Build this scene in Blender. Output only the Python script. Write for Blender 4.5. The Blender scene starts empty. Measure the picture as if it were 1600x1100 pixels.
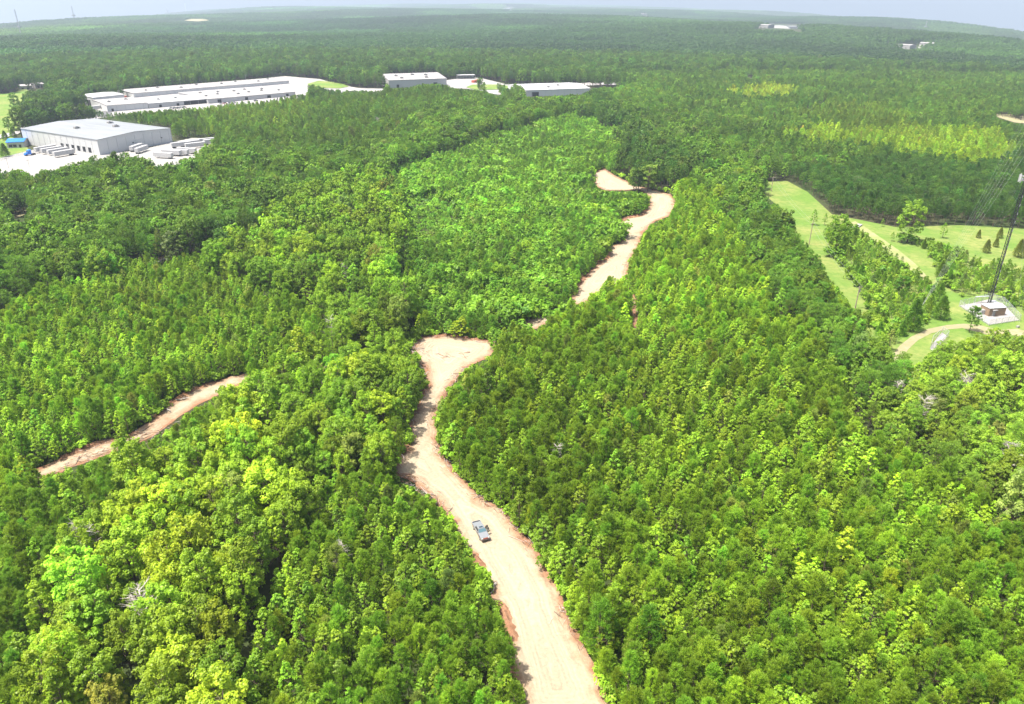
import bpy, math, random
import numpy as np
from mathutils import Vector, Matrix, geometry
R = math.radians
rng = np.random.default_rng(7)
random.seed(7)
scene = bpy.context.scene

# ------------------------------------------------------------------ camera, world, sun
F = 1180.0; PITCH = R(25.3); ROLL = R(0.4); CAMH = 100.0      # the photograph is 1600 x 1100
_r0 = np.array([1, 0, 0.]); _u0 = np.array([0, math.sin(PITCH), math.cos(PITCH)]); _f0 = np.array([0, math.cos(PITCH), -math.sin(PITCH)])
AX_R = math.cos(ROLL) * _r0 + math.sin(ROLL) * _u0
AX_U = -math.sin(ROLL) * _r0 + math.cos(ROLL) * _u0
cd = bpy.data.cameras.new('camera'); cam = bpy.data.objects.new('camera', cd); scene.collection.objects.link(cam)
cd.sensor_width = 36; cd.lens = 36 * F / 1600; cd.clip_start = 1; cd.clip_end = 60000
m = Matrix.Identity(4)
for i in range(3):
    m[i][0] = AX_R[i]; m[i][1] = AX_U[i]; m[i][2] = -_f0[i]
m[2][3] = CAMH
cam.matrix_world = m
scene.camera = cam

SUN_EL, SUN_AZ = R(67), R(-105)       # azimuth measured from +Y (view direction) towards +X
sdir = Vector((math.sin(SUN_AZ) * math.cos(SUN_EL), math.cos(SUN_AZ) * math.cos(SUN_EL), math.sin(SUN_EL)))
w = bpy.data.worlds.new('World'); scene.world = w; w.use_nodes = True
nt = w.node_tree; bg = nt.nodes['Background']
sky = nt.nodes.new('ShaderNodeTexSky'); sky.sky_type = 'NISHITA'; sky.sun_disc = False
sky.sun_elevation = SUN_EL; sky.sun_rotation = SUN_AZ; sky.dust_density = 6.5; sky.air_density = 1.0; sky.altitude = 100
nt.links.new(sky.outputs[0], bg.inputs[0]); bg.inputs[1].default_value = 0.15
sl = bpy.data.lights.new('sun', 'SUN'); sl.energy = 5.0; sl.angle = R(0.5); sl.color = (1, .955, .87)
so = bpy.data.objects.new('sun', sl); scene.collection.objects.link(so); so.rotation_euler = sdir.to_track_quat('Z', 'Y').to_euler()
vs = scene.view_settings; vs.view_transform = 'Standard'; vs.look = 'None'; vs.gamma = 1; vs.exposure = 0.94
scene.cycles.max_bounces = 8; scene.cycles.diffuse_bounces = 3; scene.cycles.transmission_bounces = 4
scene.cycles.transparent_max_bounces = 8; scene.cycles.volume_bounces = 0
scene.cycles.use_denoising = True

# ------------------------------------------------------------------ the lie of the land
def hills(x, y, r):
    k = np.clip((r - 1000) / 1500, 0, 1) ** 1.3
    h = np.sin(x / 610 + 1.3) * np.cos(y / 470 + .4) + .8 * np.sin((x + .6 * y) / 390 + 2.) + .6 * np.sin((y - .4 * x) / 260 + .5)
    return k * 13 * h
def gz(x, y):
    x = np.asarray(x, float); y = np.asarray(y, float)
    r = np.hypot(x, y); a = np.abs(np.arctan2(x, y))
    a = np.minimum(a, R(42))
    E = 0.0108 + 0.087 * a * a
    K = E * E / (4 * CAMH); rt = 1.3 * 2 * CAMH / E          # past its own horizon the land runs on in a straight slope
    return np.where(r < rt, -K * r * r, -1.69 * CAMH - 1.3 * E * (r - rt)) + hills(x, y, r)
def ray(px, py):
    u = (px - 800) / F; v = (550 - py) / F
    d = _f0 + u * AX_R + v * AX_U
    return d
def ground(px, py):
    """the point of the terrain that shows at a given place of the photograph"""
    d = ray(px, py); t = 60.0; p0 = 60.0
    while t < 20000:
        if CAMH + d[2] * t < gz(d[0] * t, d[1] * t): break
        p0 = t; t *= 1.02
    a, b = p0, t
    for _ in range(30):
        c = (a + b) / 2
        if CAMH + d[2] * c < gz(d[0] * c, d[1] * c): b = c
        else: a = c
    return np.array([d[0] * b, d[1] * b, float(gz(d[0] * b, d[1] * b))])
def project(P):
    P = np.asarray(P, float); q = P - np.array([0, 0, CAMH])
    zc = q @ _f0; zc = np.where(zc < 1, 1, zc)
    return 800 + F * (q @ AX_R) / zc, 550 - F * (q @ AX_U) / zc
def inside(poly, x, y):
    poly = np.asarray(poly, float); c = np.zeros(np.shape(x), bool)
    x0, y0 = poly[-1]
    for x1, y1 in poly:
        with np.errstate(divide='ignore', invalid='ignore'):
            k = ((y1 > y) != (y0 > y)) & (x < (x0 - x1) * (y - y1) / (y0 - y1 + 1e-12) + x1)
        c ^= k; x0, y0 = x1, y1
    return c
def inany(polys, x, y):
    c = np.zeros(np.shape(x), bool)
    for p in polys: c |= inside(p, x, y)
    return c
def zat(base, py):
    """height above a base point whose picture lies on row py"""
    a, b = 0., 400.
    for _ in range(40):
        c = (a + b) / 2
        if project(base + np.array([0, 0, c]))[1] > py: a = c
        else: b = c
    return a

# ------------------------------------------------------------------ materials
def mat(name, col, rough=.8, metal=0, var=.12, scale=1.0, spec=.3, bump=0, kind='OBJECT'):
    m_ = bpy.data.materials.new(name); m_.use_nodes = True; n = m_.node_tree; P = n.nodes['Principled BSDF']
    P.inputs['Roughness'].default_value = rough; P.inputs['Metallic'].default_value = metal
    P.inputs['Specular IOR Level'].default_value = spec
    if var:
        tc = n.nodes.new('ShaderNodeTexCoord'); no = n.nodes.new('ShaderNodeTexNoise'); no.inputs['Scale'].default_value = scale; no.inputs['Detail'].default_value = 5
        n.links.new(tc.outputs['Object'], no.inputs['Vector'])
        mx = n.nodes.new('ShaderNodeMix'); mx.data_type = 'RGBA'
        mx.inputs[6].default_value = (*[c * (1 - var * 1.6) for c in col], 1); mx.inputs[7].default_value = (*[min(1, c * (1 + var)) for c in col], 1)
        n.links.new(no.outputs[0], mx.inputs[0]); n.links.new(mx.outputs[2], P.inputs['Base Color'])
    else: P.inputs['Base Color'].default_value = (*col, 1)
    return m_
def leaf_mat(name, dark, light, trans=.3):
    """leaf colour: per leaf (attribute lv), per tree (tint), per tree random"""
    m_ = bpy.data.materials.new(name); m_.use_nodes = True; n = m_.node_tree; n.nodes.clear(); L = n.links.new
    at = n.nodes.new('ShaderNodeAttribute'); at.attribute_name = 'lv'
    ti = n.nodes.new('ShaderNodeAttribute'); ti.attribute_type = 'INSTANCER'; ti.attribute_name = 'tint'
    mx = n.nodes.new('ShaderNodeMix'); mx.data_type = 'RGBA'; mx.inputs[6].default_value = (*dark, 1); mx.inputs[7].default_value = (*light, 1)
    L(at.outputs['Fac'], mx.inputs[0])
    mu = n.nodes.new('ShaderNodeMix'); mu.data_type = 'RGBA'; mu.blend_type = 'MULTIPLY'; mu.inputs[0].default_value = 1
    L(mx.outputs[2], mu.inputs[6]); L(ti.outputs['Color'], mu.inputs[7])
    d = n.nodes.new('ShaderNodeBsdfDiffuse'); t = n.nodes.new('ShaderNodeBsdfTranslucent'); s = n.nodes.new('ShaderNodeMixShader'); s.inputs[0].default_value = trans
    L(mu.outputs[2], d.inputs[0]); L(mu.outputs[2], t.inputs[0]); L(d.outputs[0], s.inputs[1]); L(t.outputs[0], s.inputs[2])
    g = n.nodes.new('ShaderNodeBsdfGlossy'); g.inputs['Roughness'].default_value = .45; g.inputs[0].default_value = (1, 1, 1, 1)
    s2 = n.nodes.new('ShaderNodeMixShader'); s2.inputs[0].default_value = .012; L(s.outputs[0], s2.inputs[1]); L(g.outputs[0], s2.inputs[2])
    o = n.nodes.new('ShaderNodeOutputMaterial'); L(s2.outputs[0], o.inputs[0])
    return m_
M_NEEDLE = leaf_mat('pine_needles', (.148, .288, .024), (.31, .505, .038), .46)
M_LEAF = leaf_mat('broad_leaves', (.145, .29, .02), (.35, .555, .036), .46)
M_BARK = mat('bark', (.14, .105, .08), .95, scale=3, var=.3)
M_DEAD = mat('dead_wood', (.42, .38, .34), .9, scale=2, var=.2)
M_WHITE = mat('white_metal', (.40, .40, .40), .5, scale=.05, var=.04)
M_OFFW = mat('off_white_roof', (.31, .30, .29), .7, scale=.06, var=.12)
M_GREYROOF = mat('pale_grey_roof', (.225, .24, .25), .55, scale=.03, var=.06)
M_PANEL = mat('grey_wall', (.50, .505, .50), .6, scale=.05, var=.05)
M_DARK = mat('dark_opening', (.02, .02, .022), .6, var=0)
M_GREY = mat('grey_steel', (.3, .31, .32), .45, .3, scale=2, var=.1)
M_GALV = mat('galvanised_steel', (.5, .52, .53), .4, .5, var=0)
M_CONC = mat('concrete', (.275, .265, .25), .9, scale=.08, var=.12)
M_ASPH = mat('asphalt', (.12, .12, .125), .9, scale=.1, var=.25)
M_GRAVEL = mat('pale_gravel', (.28, .268, .26), .95, scale=.9, var=.16)
M_BLUE = mat('blue_paint', (.02, .16, .60), .35, var=.03)
M_RED = mat('rusty_red_paint', (.40, .09, .05), .6, var=.15)
M_BROWN = mat('brown_brick', (.25, .175, .115), .9, scale=4, var=.2)
M_WOOD = mat('pole_wood', (.30, .24, .19), .9, scale=2, var=.2)
M_WIRE = mat('guy_wire_steel', (.36, .38, .36), .5, .4, var=0)
M_MAST = mat('mast_steel', (.035, .035, .038), .6, .2, var=0)
M_GLASS = mat('tinted_glass', (.03, .05, .06), .08, spec=.8, var=0)
M_TIRE = mat('tyre_rubber', (.02, .02, .02), .9, var=0)
M_SILVER = mat('silver_paint', (.29, .305, .31), .32, .5, scale=1, var=.04)

M_GREY2 = mat('panel_joint', (.40, .41, .41), .7, var=0)
def ribs(m_, sc):
    n = m_.node_tree; P = n.nodes['Principled BSDF']; src = P.inputs['Base Color'].links[0].from_socket; tc = n.nodes.new('ShaderNodeTexCoord')
    wv = n.nodes.new('ShaderNodeTexWave'); wv.inputs['Scale'].default_value = sc; wv.inputs['Distortion'].default_value = .3; n.links.new(tc.outputs['Object'], wv.inputs['Vector'])
    no = n.nodes.new('ShaderNodeTexNoise'); no.inputs['Scale'].default_value = .22; no.inputs['Detail'].default_value = 6; mp = n.nodes.new('ShaderNodeMapping'); mp.inputs['Scale'].default_value = (1, .15, 1); n.links.new(tc.outputs['Object'], mp.inputs[0]); n.links.new(mp.outputs[0], no.inputs['Vector'])
    ad = n.nodes.new('ShaderNodeMath'); ad.operation = 'MULTIPLY_ADD'; ad.inputs[1].default_value = .35; n.links.new(wv.outputs['Fac'], ad.inputs[0]); n.links.new(no.outputs[0], ad.inputs[2])
    mr = n.nodes.new('ShaderNodeMapRange'); mr.inputs[1].default_value = .35; mr.inputs[2].default_value = 1; mr.inputs[3].default_value = .74; mr.inputs[4].default_value = 1.06; n.links.new(ad.outputs[0], mr.inputs[0])
    mu = n.nodes.new('ShaderNodeMix'); mu.data_type = 'RGBA'; mu.blend_type = 'MULTIPLY'; mu.inputs[0].default_value = 1; n.links.new(src, mu.inputs[6]); n.links.new(mr.outputs[0], mu.inputs[7]); n.links.new(mu.outputs[2], P.inputs['Base Color'])
for q_ in (M_OFFW, M_GREYROOF): ribs(q_, .12)
# ------------------------------------------------------------------ helpers
C = scene.collection
def link(o, parent=None):
    C.objects.link(o)
    if parent: o.parent = parent
    return o
def tag(o, label=None, cat=None, group=None, kind=None):
    if label: o['label'] = label
    if cat: o['category'] = cat
    if group: o['group'] = group
    if kind: o['kind'] = kind
    return o
def empty(name, loc, rz=0, label=None, cat=None, group=None):
    o = bpy.data.objects.new(name, None); o.location = loc; o.rotation_euler = (0, 0, rz); o.empty_display_size = 1
    return tag(link(o), label, cat, group)
class MB:
    def __init__(s): s.v = []; s.f = []; s.mi = []
    def quad(s, pts, mi=0):
        b = len(s.v); s.v += [tuple(p) for p in pts]; s.f.append(tuple(range(b, b + len(pts)))); s.mi.append(mi)
    def box(s, c, size, rz=0, mi=0, top=1.0):
        cx, cy, cz = c; hx, hy, hz = size[0] / 2, size[1] / 2, size[2] / 2; b = len(s.v)
        ca, sa = math.cos(rz), math.sin(rz)
        for z, k in ((-hz, 1), (hz, top)):
            for x, y in ((-hx, -hy), (hx, -hy), (hx, hy), (-hx, hy)):
                x *= k; y *= k
                s.v.append((cx + x * ca - y * sa, cy + x * sa + y * ca, cz + z))
        for f in ((3, 2, 1, 0), (4, 5, 6, 7), (0, 1, 5, 4), (1, 2, 6, 5), (2, 3, 7, 6), (3, 0, 4, 7)):
            s.f.append(tuple(b + i for i in f)); s.mi.append(mi)
        return s
    def prism(s, prof, y0, y1, mi=0):
        """profile in x,z extruded along y"""
        n = len(prof); b = len(s.v)
        s.v += [(x, y0, z) for x, z in prof] + [(x, y1, z) for x, z in prof]
        for i in range(n):
            j = (i + 1) % n; s.f.append((b + i, b + j, b + n + j, b + n + i)); s.mi.append(mi)
        s.f.append(tuple(b + i for i in range(n))[::-1]); s.f.append(tuple(b + n + i for i in range(n))); s.mi += [mi, mi]
        return s
    def tube(s, p, q, r0, r1=None, n=6, mi=0, cap=True):
        r1 = r0 if r1 is None else r1
        p = Vector(p); q = Vector(q); d = (q - p)
        if d.length < 1e-6: return s
        d.normalize(); a = d.orthogonal().normalized(); c = d.cross(a); b = len(s.v)
        for P_, r in ((p, r0), (q, r1)):
            for i in range(n):
                t = 2 * math.pi * i / n; s.v.append(tuple(P_ + a * (r * math.cos(t)) + c * (r * math.sin(t))))
        for i in range(n):
            j = (i + 1) % n; s.f.append((b + i, b + j, b + n + j, b + n + i)); s.mi.append(mi)
        if cap:
            s.f.append(tuple(b + i for i in range(n))[::-1]); s.f.append(tuple(b + n + i for i in range(n))); s.mi += [mi, mi]
        return s
    def mesh(s, name, mats, smooth=False):
        me = bpy.data.meshes.new(name); me.from_pydata(s.v, [], s.f)
        for m_ in (mats if isinstance(mats, (list, tuple)) else [mats]): me.materials.append(m_)
        me.polygons.foreach_set('material_index', s.mi)
        if smooth: me.polygons.foreach_set('use_smooth', [True] * len(s.f))
        me.validate(); me.update(); return me
    def build(s, name, mats, parent=None, smooth=False):
        return link(bpy.data.objects.new(name, s.mesh(name, mats, smooth)), parent)
def copy_tree(o, parent=None):
    c = o.copy(); C.objects.link(c); c.parent = parent
    for ch in list(o.children): copy_tree(ch, c)
    return c

# ------------------------------------------------------------------ places of the photograph (pixels of the 1600 x 1100 picture)
ROAD = [(812,1130),(802,1075),(788,1010),(774,962),(758,925),(743,893),(722,858),(706,826),(694,806),(682,785),(664,770),(640,752),(614,742),(612,722),(632,706),(641,690),(638,668),(646,640),(656,620),(668,602),(662,574),(644,562),(640,545),(655,527),(700,524),(735,529),(765,532),(780,542),(762,560),(738,570),(716,590),(701,611),(686,640),(683,662),(686,695),(700,722),(728,752),(750,775),(785,796),(812,826),(838,856),(856,888),(875,920),(891,965),(913,1010),(938,1060),(960,1110),(970,1135)]
ROAD_EXT = [(640,545),(655,527),(700,524),(735,529),(765,532),(800,512),(830,497),(862,488),(886,480),(893,462),(898,448),(916,430),(935,412),(948,402),(950,390),(972,376),(978,366),(960,352),(968,342),(1000,337),(1013,325),(1012,306),(1000,297),(975,298),(945,298),(930,291),(924,272),(944,263),(960,274),(992,290),(1020,297),(1048,304),(1056,314),(1056,326),(1046,338),(1024,346),(1006,364),(997,388),(988,404),(982,425),(984,448),(995,470),(997,515),(988,515),(984,475),(974,446),(950,448),(925,468),(905,482),(870,503),(832,516),(795,534),(765,552),(700,560),(660,552)]
LPATH = [(45,746),(56,733),(80,724),(112,708),(160,690),(195,684),(242,655),(262,632),(300,610),(340,594),(390,583),(440,576),(520,568),(585,562),(640,548),(655,545),(655,552),(585,570),(520,580),(440,586),(390,596),(345,616),(303,636),(272,659),(240,682),(205,698),(158,714),(105,735),(58,750)]
V_ROAD = [(836,1130),(826,1075),(812,1030),(796,980),(778,935),(760,898),(738,862),(722,832),(708,815),(690,793),(672,776),(640,758),(616,748),(612,722),(632,706),(641,690),(638,668),(646,640),(656,620),(668,602),(664,578),(648,562),(642,545),(655,529),(700,526),(735,531),(765,533),(778,543),(760,560),(735,570),(716,590),(701,611),(686,640),(684,662),(687,695),(703,724),(730,754),(752,777),(785,798),(810,828),(836,860),(850,892),(866,925),(882,968),(903,1012),(926,1062),(948,1110),(960,1135)]
V_UP = [(893,466),(898,450),(916,433),(935,415),(948,403),(952,392),(974,378),(980,368),(975,345),(1002,339),(1015,326),(1014,306),(1005,298),(975,298),(945,297),(932,290),(926,273),(944,266),(962,276),(992,292),(1020,299),(1046,306),(1054,315),(1053,326),(1042,338),(1020,347),(1004,366),(994,388),(985,404),(978,430),(950,432),(935,450),(912,469)]
V_LINK = [(818,510),(826,500),(845,494),(860,494),(856,502),(835,510)]
V_SLIT = [(984,475),(992,478),(996,490),(994,512),(987,512),(987,492)]
V_LP = [(56,741),(60,736),(82,727),(112,714),(158,696),(186,692),(192,696),(160,712),(120,728),(92,738)]
V_LP2 = [(198,692),(244,660),(264,644),(300,618),(342,602),(346,616),(300,637),(272,660),(240,683),(208,696)]
V_LP3 = [(350,600),(385,588),(390,594),(360,606)]
V_LP4 = [(502,574),(515,570),(514,586),(505,590)]
# open grassland right of the strip of old trees
GRASS = [(1190,284),(1230,283),(1262,300),(1300,335),(1400,355),(1500,352),(1640,360),(1640,560),(1590,530),(1500,560),(1430,600),(1380,600),(1340,560),(1330,500),(1296,436),(1258,390),(1238,362),(1232,335),(1196,306)]
V_STRIP = [(1194,290),(1224,288),(1243,332),(1262,346),(1280,362),(1287,386),(1304,402),(1326,430),(1342,448),(1352,482),(1334,480),(1316,452),(1296,430),(1268,388),(1246,362),(1240,338),(1206,312),(1196,310)]
V_F2 = [(1328,348),(1345,347),(1395,360),(1425,374),(1450,400),(1466,430),(1452,440),(1432,424),(1404,404),(1372,382),(1350,366)]
V_F3 = [(1440,372),(1500,365),(1600,374),(1640,380),(1640,430),(1590,420),(1545,412),(1510,398),(1480,384)]
V_F4 = [(1462,456),(1482,446),(1500,464),(1535,462),(1556,468),(1592,486),(1600,505),(1600,520),(1560,512),(1530,516),(1505,518),(1478,528),(1462,520),(1440,532),(1412,548),(1395,546),(1396,534),(1440,506),(1462,492),(1468,470)]
TRACK1 = [(1390,560),(1406,540),(1424,526),(1450,514),(1480,508),(1506,506),(1530,508),(1560,516),(1590,514),(1640,530),(1640,545),(1585,524),(1545,524),(1504,513),(1480,515),(1455,521),(1434,532),(1420,545),(1404,566)]
TRACK2 = [(1330,348),(1342,358),(1370,378),(1400,402),(1424,424),(1446,444),(1462,456),(1468,452),(1452,436),(1432,414),(1408,394),(1380,374),(1350,354),(1336,346)]
PAD = [(1499,478),(1520,474),(1545,468),(1566,474),(1592,501),(1545,508)]
PAD2 = [(1453,544),(1464,528),(1472,520),(1480,526),(1468,540),(1456,550)]
LGRASS = [(-60,150),(20,146),(40,136),(48,150),(44,175),(38,190),(34,205),(20,215),(40,225),(45,235),(20,246),(-60,262)]
V_LG = [(-60,156),(0,150),(16,148),(18,168),(14,190),(4,208),(-60,215)]
V_LG2 = [(0,208),(28,204),(32,205),(45,215),(50,228),(38,240),(0,248)]
YARD = [(-60,255),(0,248),(45,236),(110,228),(170,240),(215,236),(272,222),(300,216),(338,218),(345,236),(320,250),(270,262),(200,275),(130,282),(60,285),(-60,280)]
V_YARD1 = [(-10,252),(48,238),(60,238),(105,240),(130,238),(112,254),(80,262),(50,268),(20,266),(-10,264)]
V_YARD2 = [(202,232),(272,224),(290,222),(312,216),(312,235),(300,246),(270,252),(240,258),(228,248),(215,240)]
LOT = [(28,203),(40,192),(64,187),(100,183),(150,172),(176,172),(172,182),(140,184),(60,200)]
LROAD = [(-60,226),(0,212),(26,206),(38,198),(60,188),(120,178),(170,170),(176,173),(120,182),(62,193),(44,202),(28,211),(0,218),(-60,234)]
FYARD = [(100,183),(138,170),(180,155),(330,136),(440,119),(500,124),(520,130),(560,138),(600,139),(610,144),(560,148),(480,150),(420,166),(330,172),(250,176),(180,182),(120,190)]
V_FYARD = [(112,184),(142,168),(170,176),(280,170),(290,168),(340,164),(370,158),(400,158),(470,146),(480,146),(484,130),(500,134),(520,140),(560,141),(600,141),(600,136),(570,136),(535,130),(510,125),(440,118),(430,122),(300,132),(215,148),(142,154),(140,166),(128,178),(112,182)]
FGRASS = [(480,132),(498,127),(530,130),(545,136),(530,139),(500,138),(488,140)]
HYARD = [(695,126),(720,122),(750,122),(790,132),(860,134),(940,128),(985,131),(985,134),(940,133),(880,136),(820,145),(800,152),(770,147),(730,139),(700,138)]
V_HYARD = [(698,128),(716,124),(745,123),(740,135),(752,139),(776,142),(785,150),(820,150),(822,140),(850,134),(940,131),(980,131),(980,133),(935,136),(900,140),(880,150),(820,152),(785,151),(755,141),(715,138),(700,133)]
HGRASS = [(728,137),(738,133),(780,133),(800,136),(806,139),(770,141),(742,141)]
V_BLD = [[(26,204),(152,184),(266,198),(272,224),(200,234),(190,236),(160,232),(150,240),(112,240),(60,238),(26,208)],
         [(4,218),(14,226),(40,224),(46,228),(40,232),(8,232)],
         [(606,114),(682,112),(700,126),(700,133),(684,130),(655,131),(640,136),(608,138)],
         [(714,118),(744,118),(744,124),(714,124)],
         [(820,142),(900,129),(934,131),(912,146),(886,148),(870,148),(822,152)],
         [(228,222),(262,216),(314,214),(332,222),(310,236),(290,244),(236,252)],
         [(1495,466),(1545,462),(1575,470),(1592,490),(1592,504),(1545,508),(1500,482)],
         [(1180,38),(1268,38),(1268,44),(1180,44)], [(1398,70),(1460,68),(1460,76),(1398,76)],
         [(28,136),(72,132),(72,138),(52,141),(28,141)]]
SOIL1 = [(18,336),(24,328),(42,324),(50,330),(34,338),(22,343)]
SOIL2 = [(1552,178),(1575,179),(1610,184),(1610,194),(1585,192),(1560,184)]
SOIL4 = [(1548,792),(1562,776),(1586,780),(1606,792),(1612,812),(1590,812),(1568,800)]
SOIL5 = [(1362,650),(1370,646),(1376,660),(1368,668)]
SOIL3 = [(288,38.0),(300,35.6),(318,35.4),(328,37.5),(310,39.4)]
RAILGAP = [(246,406),(256,398),(272,392),(276,396),(262,404),(252,410)]
MEADOW = [(96,306),(124,296),(150,296),(150,308),(120,314)]
KEEP = [V_ROAD, V_UP, V_LINK, V_SLIT, V_LP, V_LP2, V_LP3, V_LP4, V_STRIP, V_F4, V_LG, V_LG2, V_YARD1, V_YARD2, V_FYARD, V_HYARD, SOIL1, SOIL2, SOIL3, RAILGAP] + V_BLD
LOWKEEP = [V_F2, V_F3]
CLEAR = [ROAD, ROAD_EXT, LPATH, PAD, PAD2, TRACK1, LGRASS, YARD, LOT, LROAD, FYARD, HYARD]
GAPS = [[(1180,110),(1225,112),(1222,116),(1180,114)], [(1258,168),(1290,150),(1296,151),(1266,169)], [(1166,114),(1178,113),(1178,122),(1166,121)]]

def resample(poly, step, jit=0):
    out = []
    n = len(poly)
    for i in range(n):
        a = np.array(poly[i][:2]); b = np.array(poly[(i + 1) % n][:2]); L = np.hypot(*(b - a)); k = max(1, int(L / step))
        for j in range(k):
            p = a + (b - a) * j / k
            if jit: p = p + rng.normal(0, jit, 2)
            out.append(p)
    return out
def sheet(name, poly, m_, lift, step=2.0, inner=None, jit=0, kind='structure', label=None):
    """flat sheet lying on the terrain, from an outline given in the picture"""
    W = [ground(x, y)[:2] for x, y in poly]
    W = resample(W, step, jit); W = np.array(W)
    inner = inner or step * 1.6
    x0, y0 = W.min(0); x1, y1 = W.max(0)
    gx, gy = np.meshgrid(np.arange(x0, x1, inner), np.arange(y0, y1, inner)); g = np.c_[gx.ravel(), gy.ravel()] + rng.uniform(-.2, .2, (gx.size, 2)) * inner
    g = g[inside(W, g[:, 0], g[:, 1])]
    if len(g):
        keep = np.ones(len(g), bool)
        for a in range(0, len(g), 2000):
            d = np.min(np.hypot(g[a:a + 2000, None, 0] - W[None, :, 0], g[a:a + 2000, None, 1] - W[None, :, 1]), 1); keep[a:a + 2000] = d > inner * .45
        g = g[keep]
    pts = [Vector(p) for p in np.r_[W, g]]; n = len(W)
    vo, _, fo, *_r = geometry.delaunay_2d_cdt(pts, [], [list(range(n))], 1, 1e-4)
    V = np.array([tuple(v) for v in vo]); r = np.hypot(V[:, 0], V[:, 1])
    z = gz(V[:, 0], V[:, 1]) + lift * np.maximum(1, r / 250)
    ed = np.empty(len(V))
    for a in range(0, len(V), 2000): ed[a:a + 2000] = np.min(np.hypot(V[a:a + 2000, None, 0] - W[None, :, 0], V[a:a + 2000, None, 1] - W[None, :, 1]), 1)
    me = bpy.data.meshes.new(name); me.from_pydata([tuple(p) for p in np.c_[V, z]], [], [tuple(f) for f in fo])
    at = me.attributes.new('edge', 'FLOAT', 'POINT'); at.data.foreach_set('value', ed)
    me.materials.append(m_); me.polygons.foreach_set('use_smooth', [True] * len(me.polygons)); me.update()
    bad = [p for p in me.polygons if p.normal.z < 0]
    if len(bad) > len(me.polygons) / 2: me.flip_normals()
    o = link(bpy.data.objects.new(name, me)); o['kind'] = kind
    if label: o['label'] = label
    return o

# ------------------------------------------------------------------ ground
def ground_mat(name, c1, c2, c3, s1=.02, s2=.6, bump=0):
    m_ = bpy.data.materials.new(name); m_.use_nodes = True; n = m_.node_tree; P = n.nodes['Principled BSDF']; L = n.links.new
    P.inputs['Roughness'].default_value = 1; P.inputs['Specular IOR Level'].default_value = .1
    ge = n.nodes.new('ShaderNodeNewGeometry')
    a = n.nodes.new('ShaderNodeTexNoise'); a.inputs['Scale'].default_value = s1; a.inputs['Detail'].default_value = 6; L(ge.outputs['Position'], a.inputs['Vector'])
    b = n.nodes.new('ShaderNodeTexNoise'); b.inputs['Scale'].default_value = s2; b.inputs['Detail'].default_value = 8; b.inputs['Roughness'].default_value = .7; L(ge.outputs['Position'], b.inputs['Vector'])
    ra = n.nodes.new('ShaderNodeMapRange'); ra.inputs[1].default_value = .4; ra.inputs[2].default_value = .6; L(a.outputs[0], ra.inputs[0])
    rb = n.nodes.new('ShaderNodeMapRange'); rb.inputs[1].default_value = .35; rb.inputs[2].default_value = .7; L(b.outputs[0], rb.inputs[0])
    m1 = n.nodes.new('ShaderNodeMix'); m1.data_type = 'RGBA'; m1.inputs[6].default_value = (*c1, 1); m1.inputs[7].default_value = (*c2, 1); L(ra.outputs[0], m1.inputs[0])
    m2 = n.nodes.new('ShaderNodeMix'); m2.data_type = 'RGBA'; m2.inputs[7].default_value = (*c3, 1); L(m1.outputs[2], m2.inputs[6]); L(rb.outputs[0], m2.inputs[0])
    L(m2.outputs[2], P.inputs['Base Color'])
    return m_
M_FOREST = ground_mat('forest_floor', (.045, .075, .02), (.06, .05, .03), (.03, .045, .015))
M_GRASS = ground_mat('meadow_grass', (.12, .20, .036), (.225, .235, .075), (.085, .155, .028), .045, .35)
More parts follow.
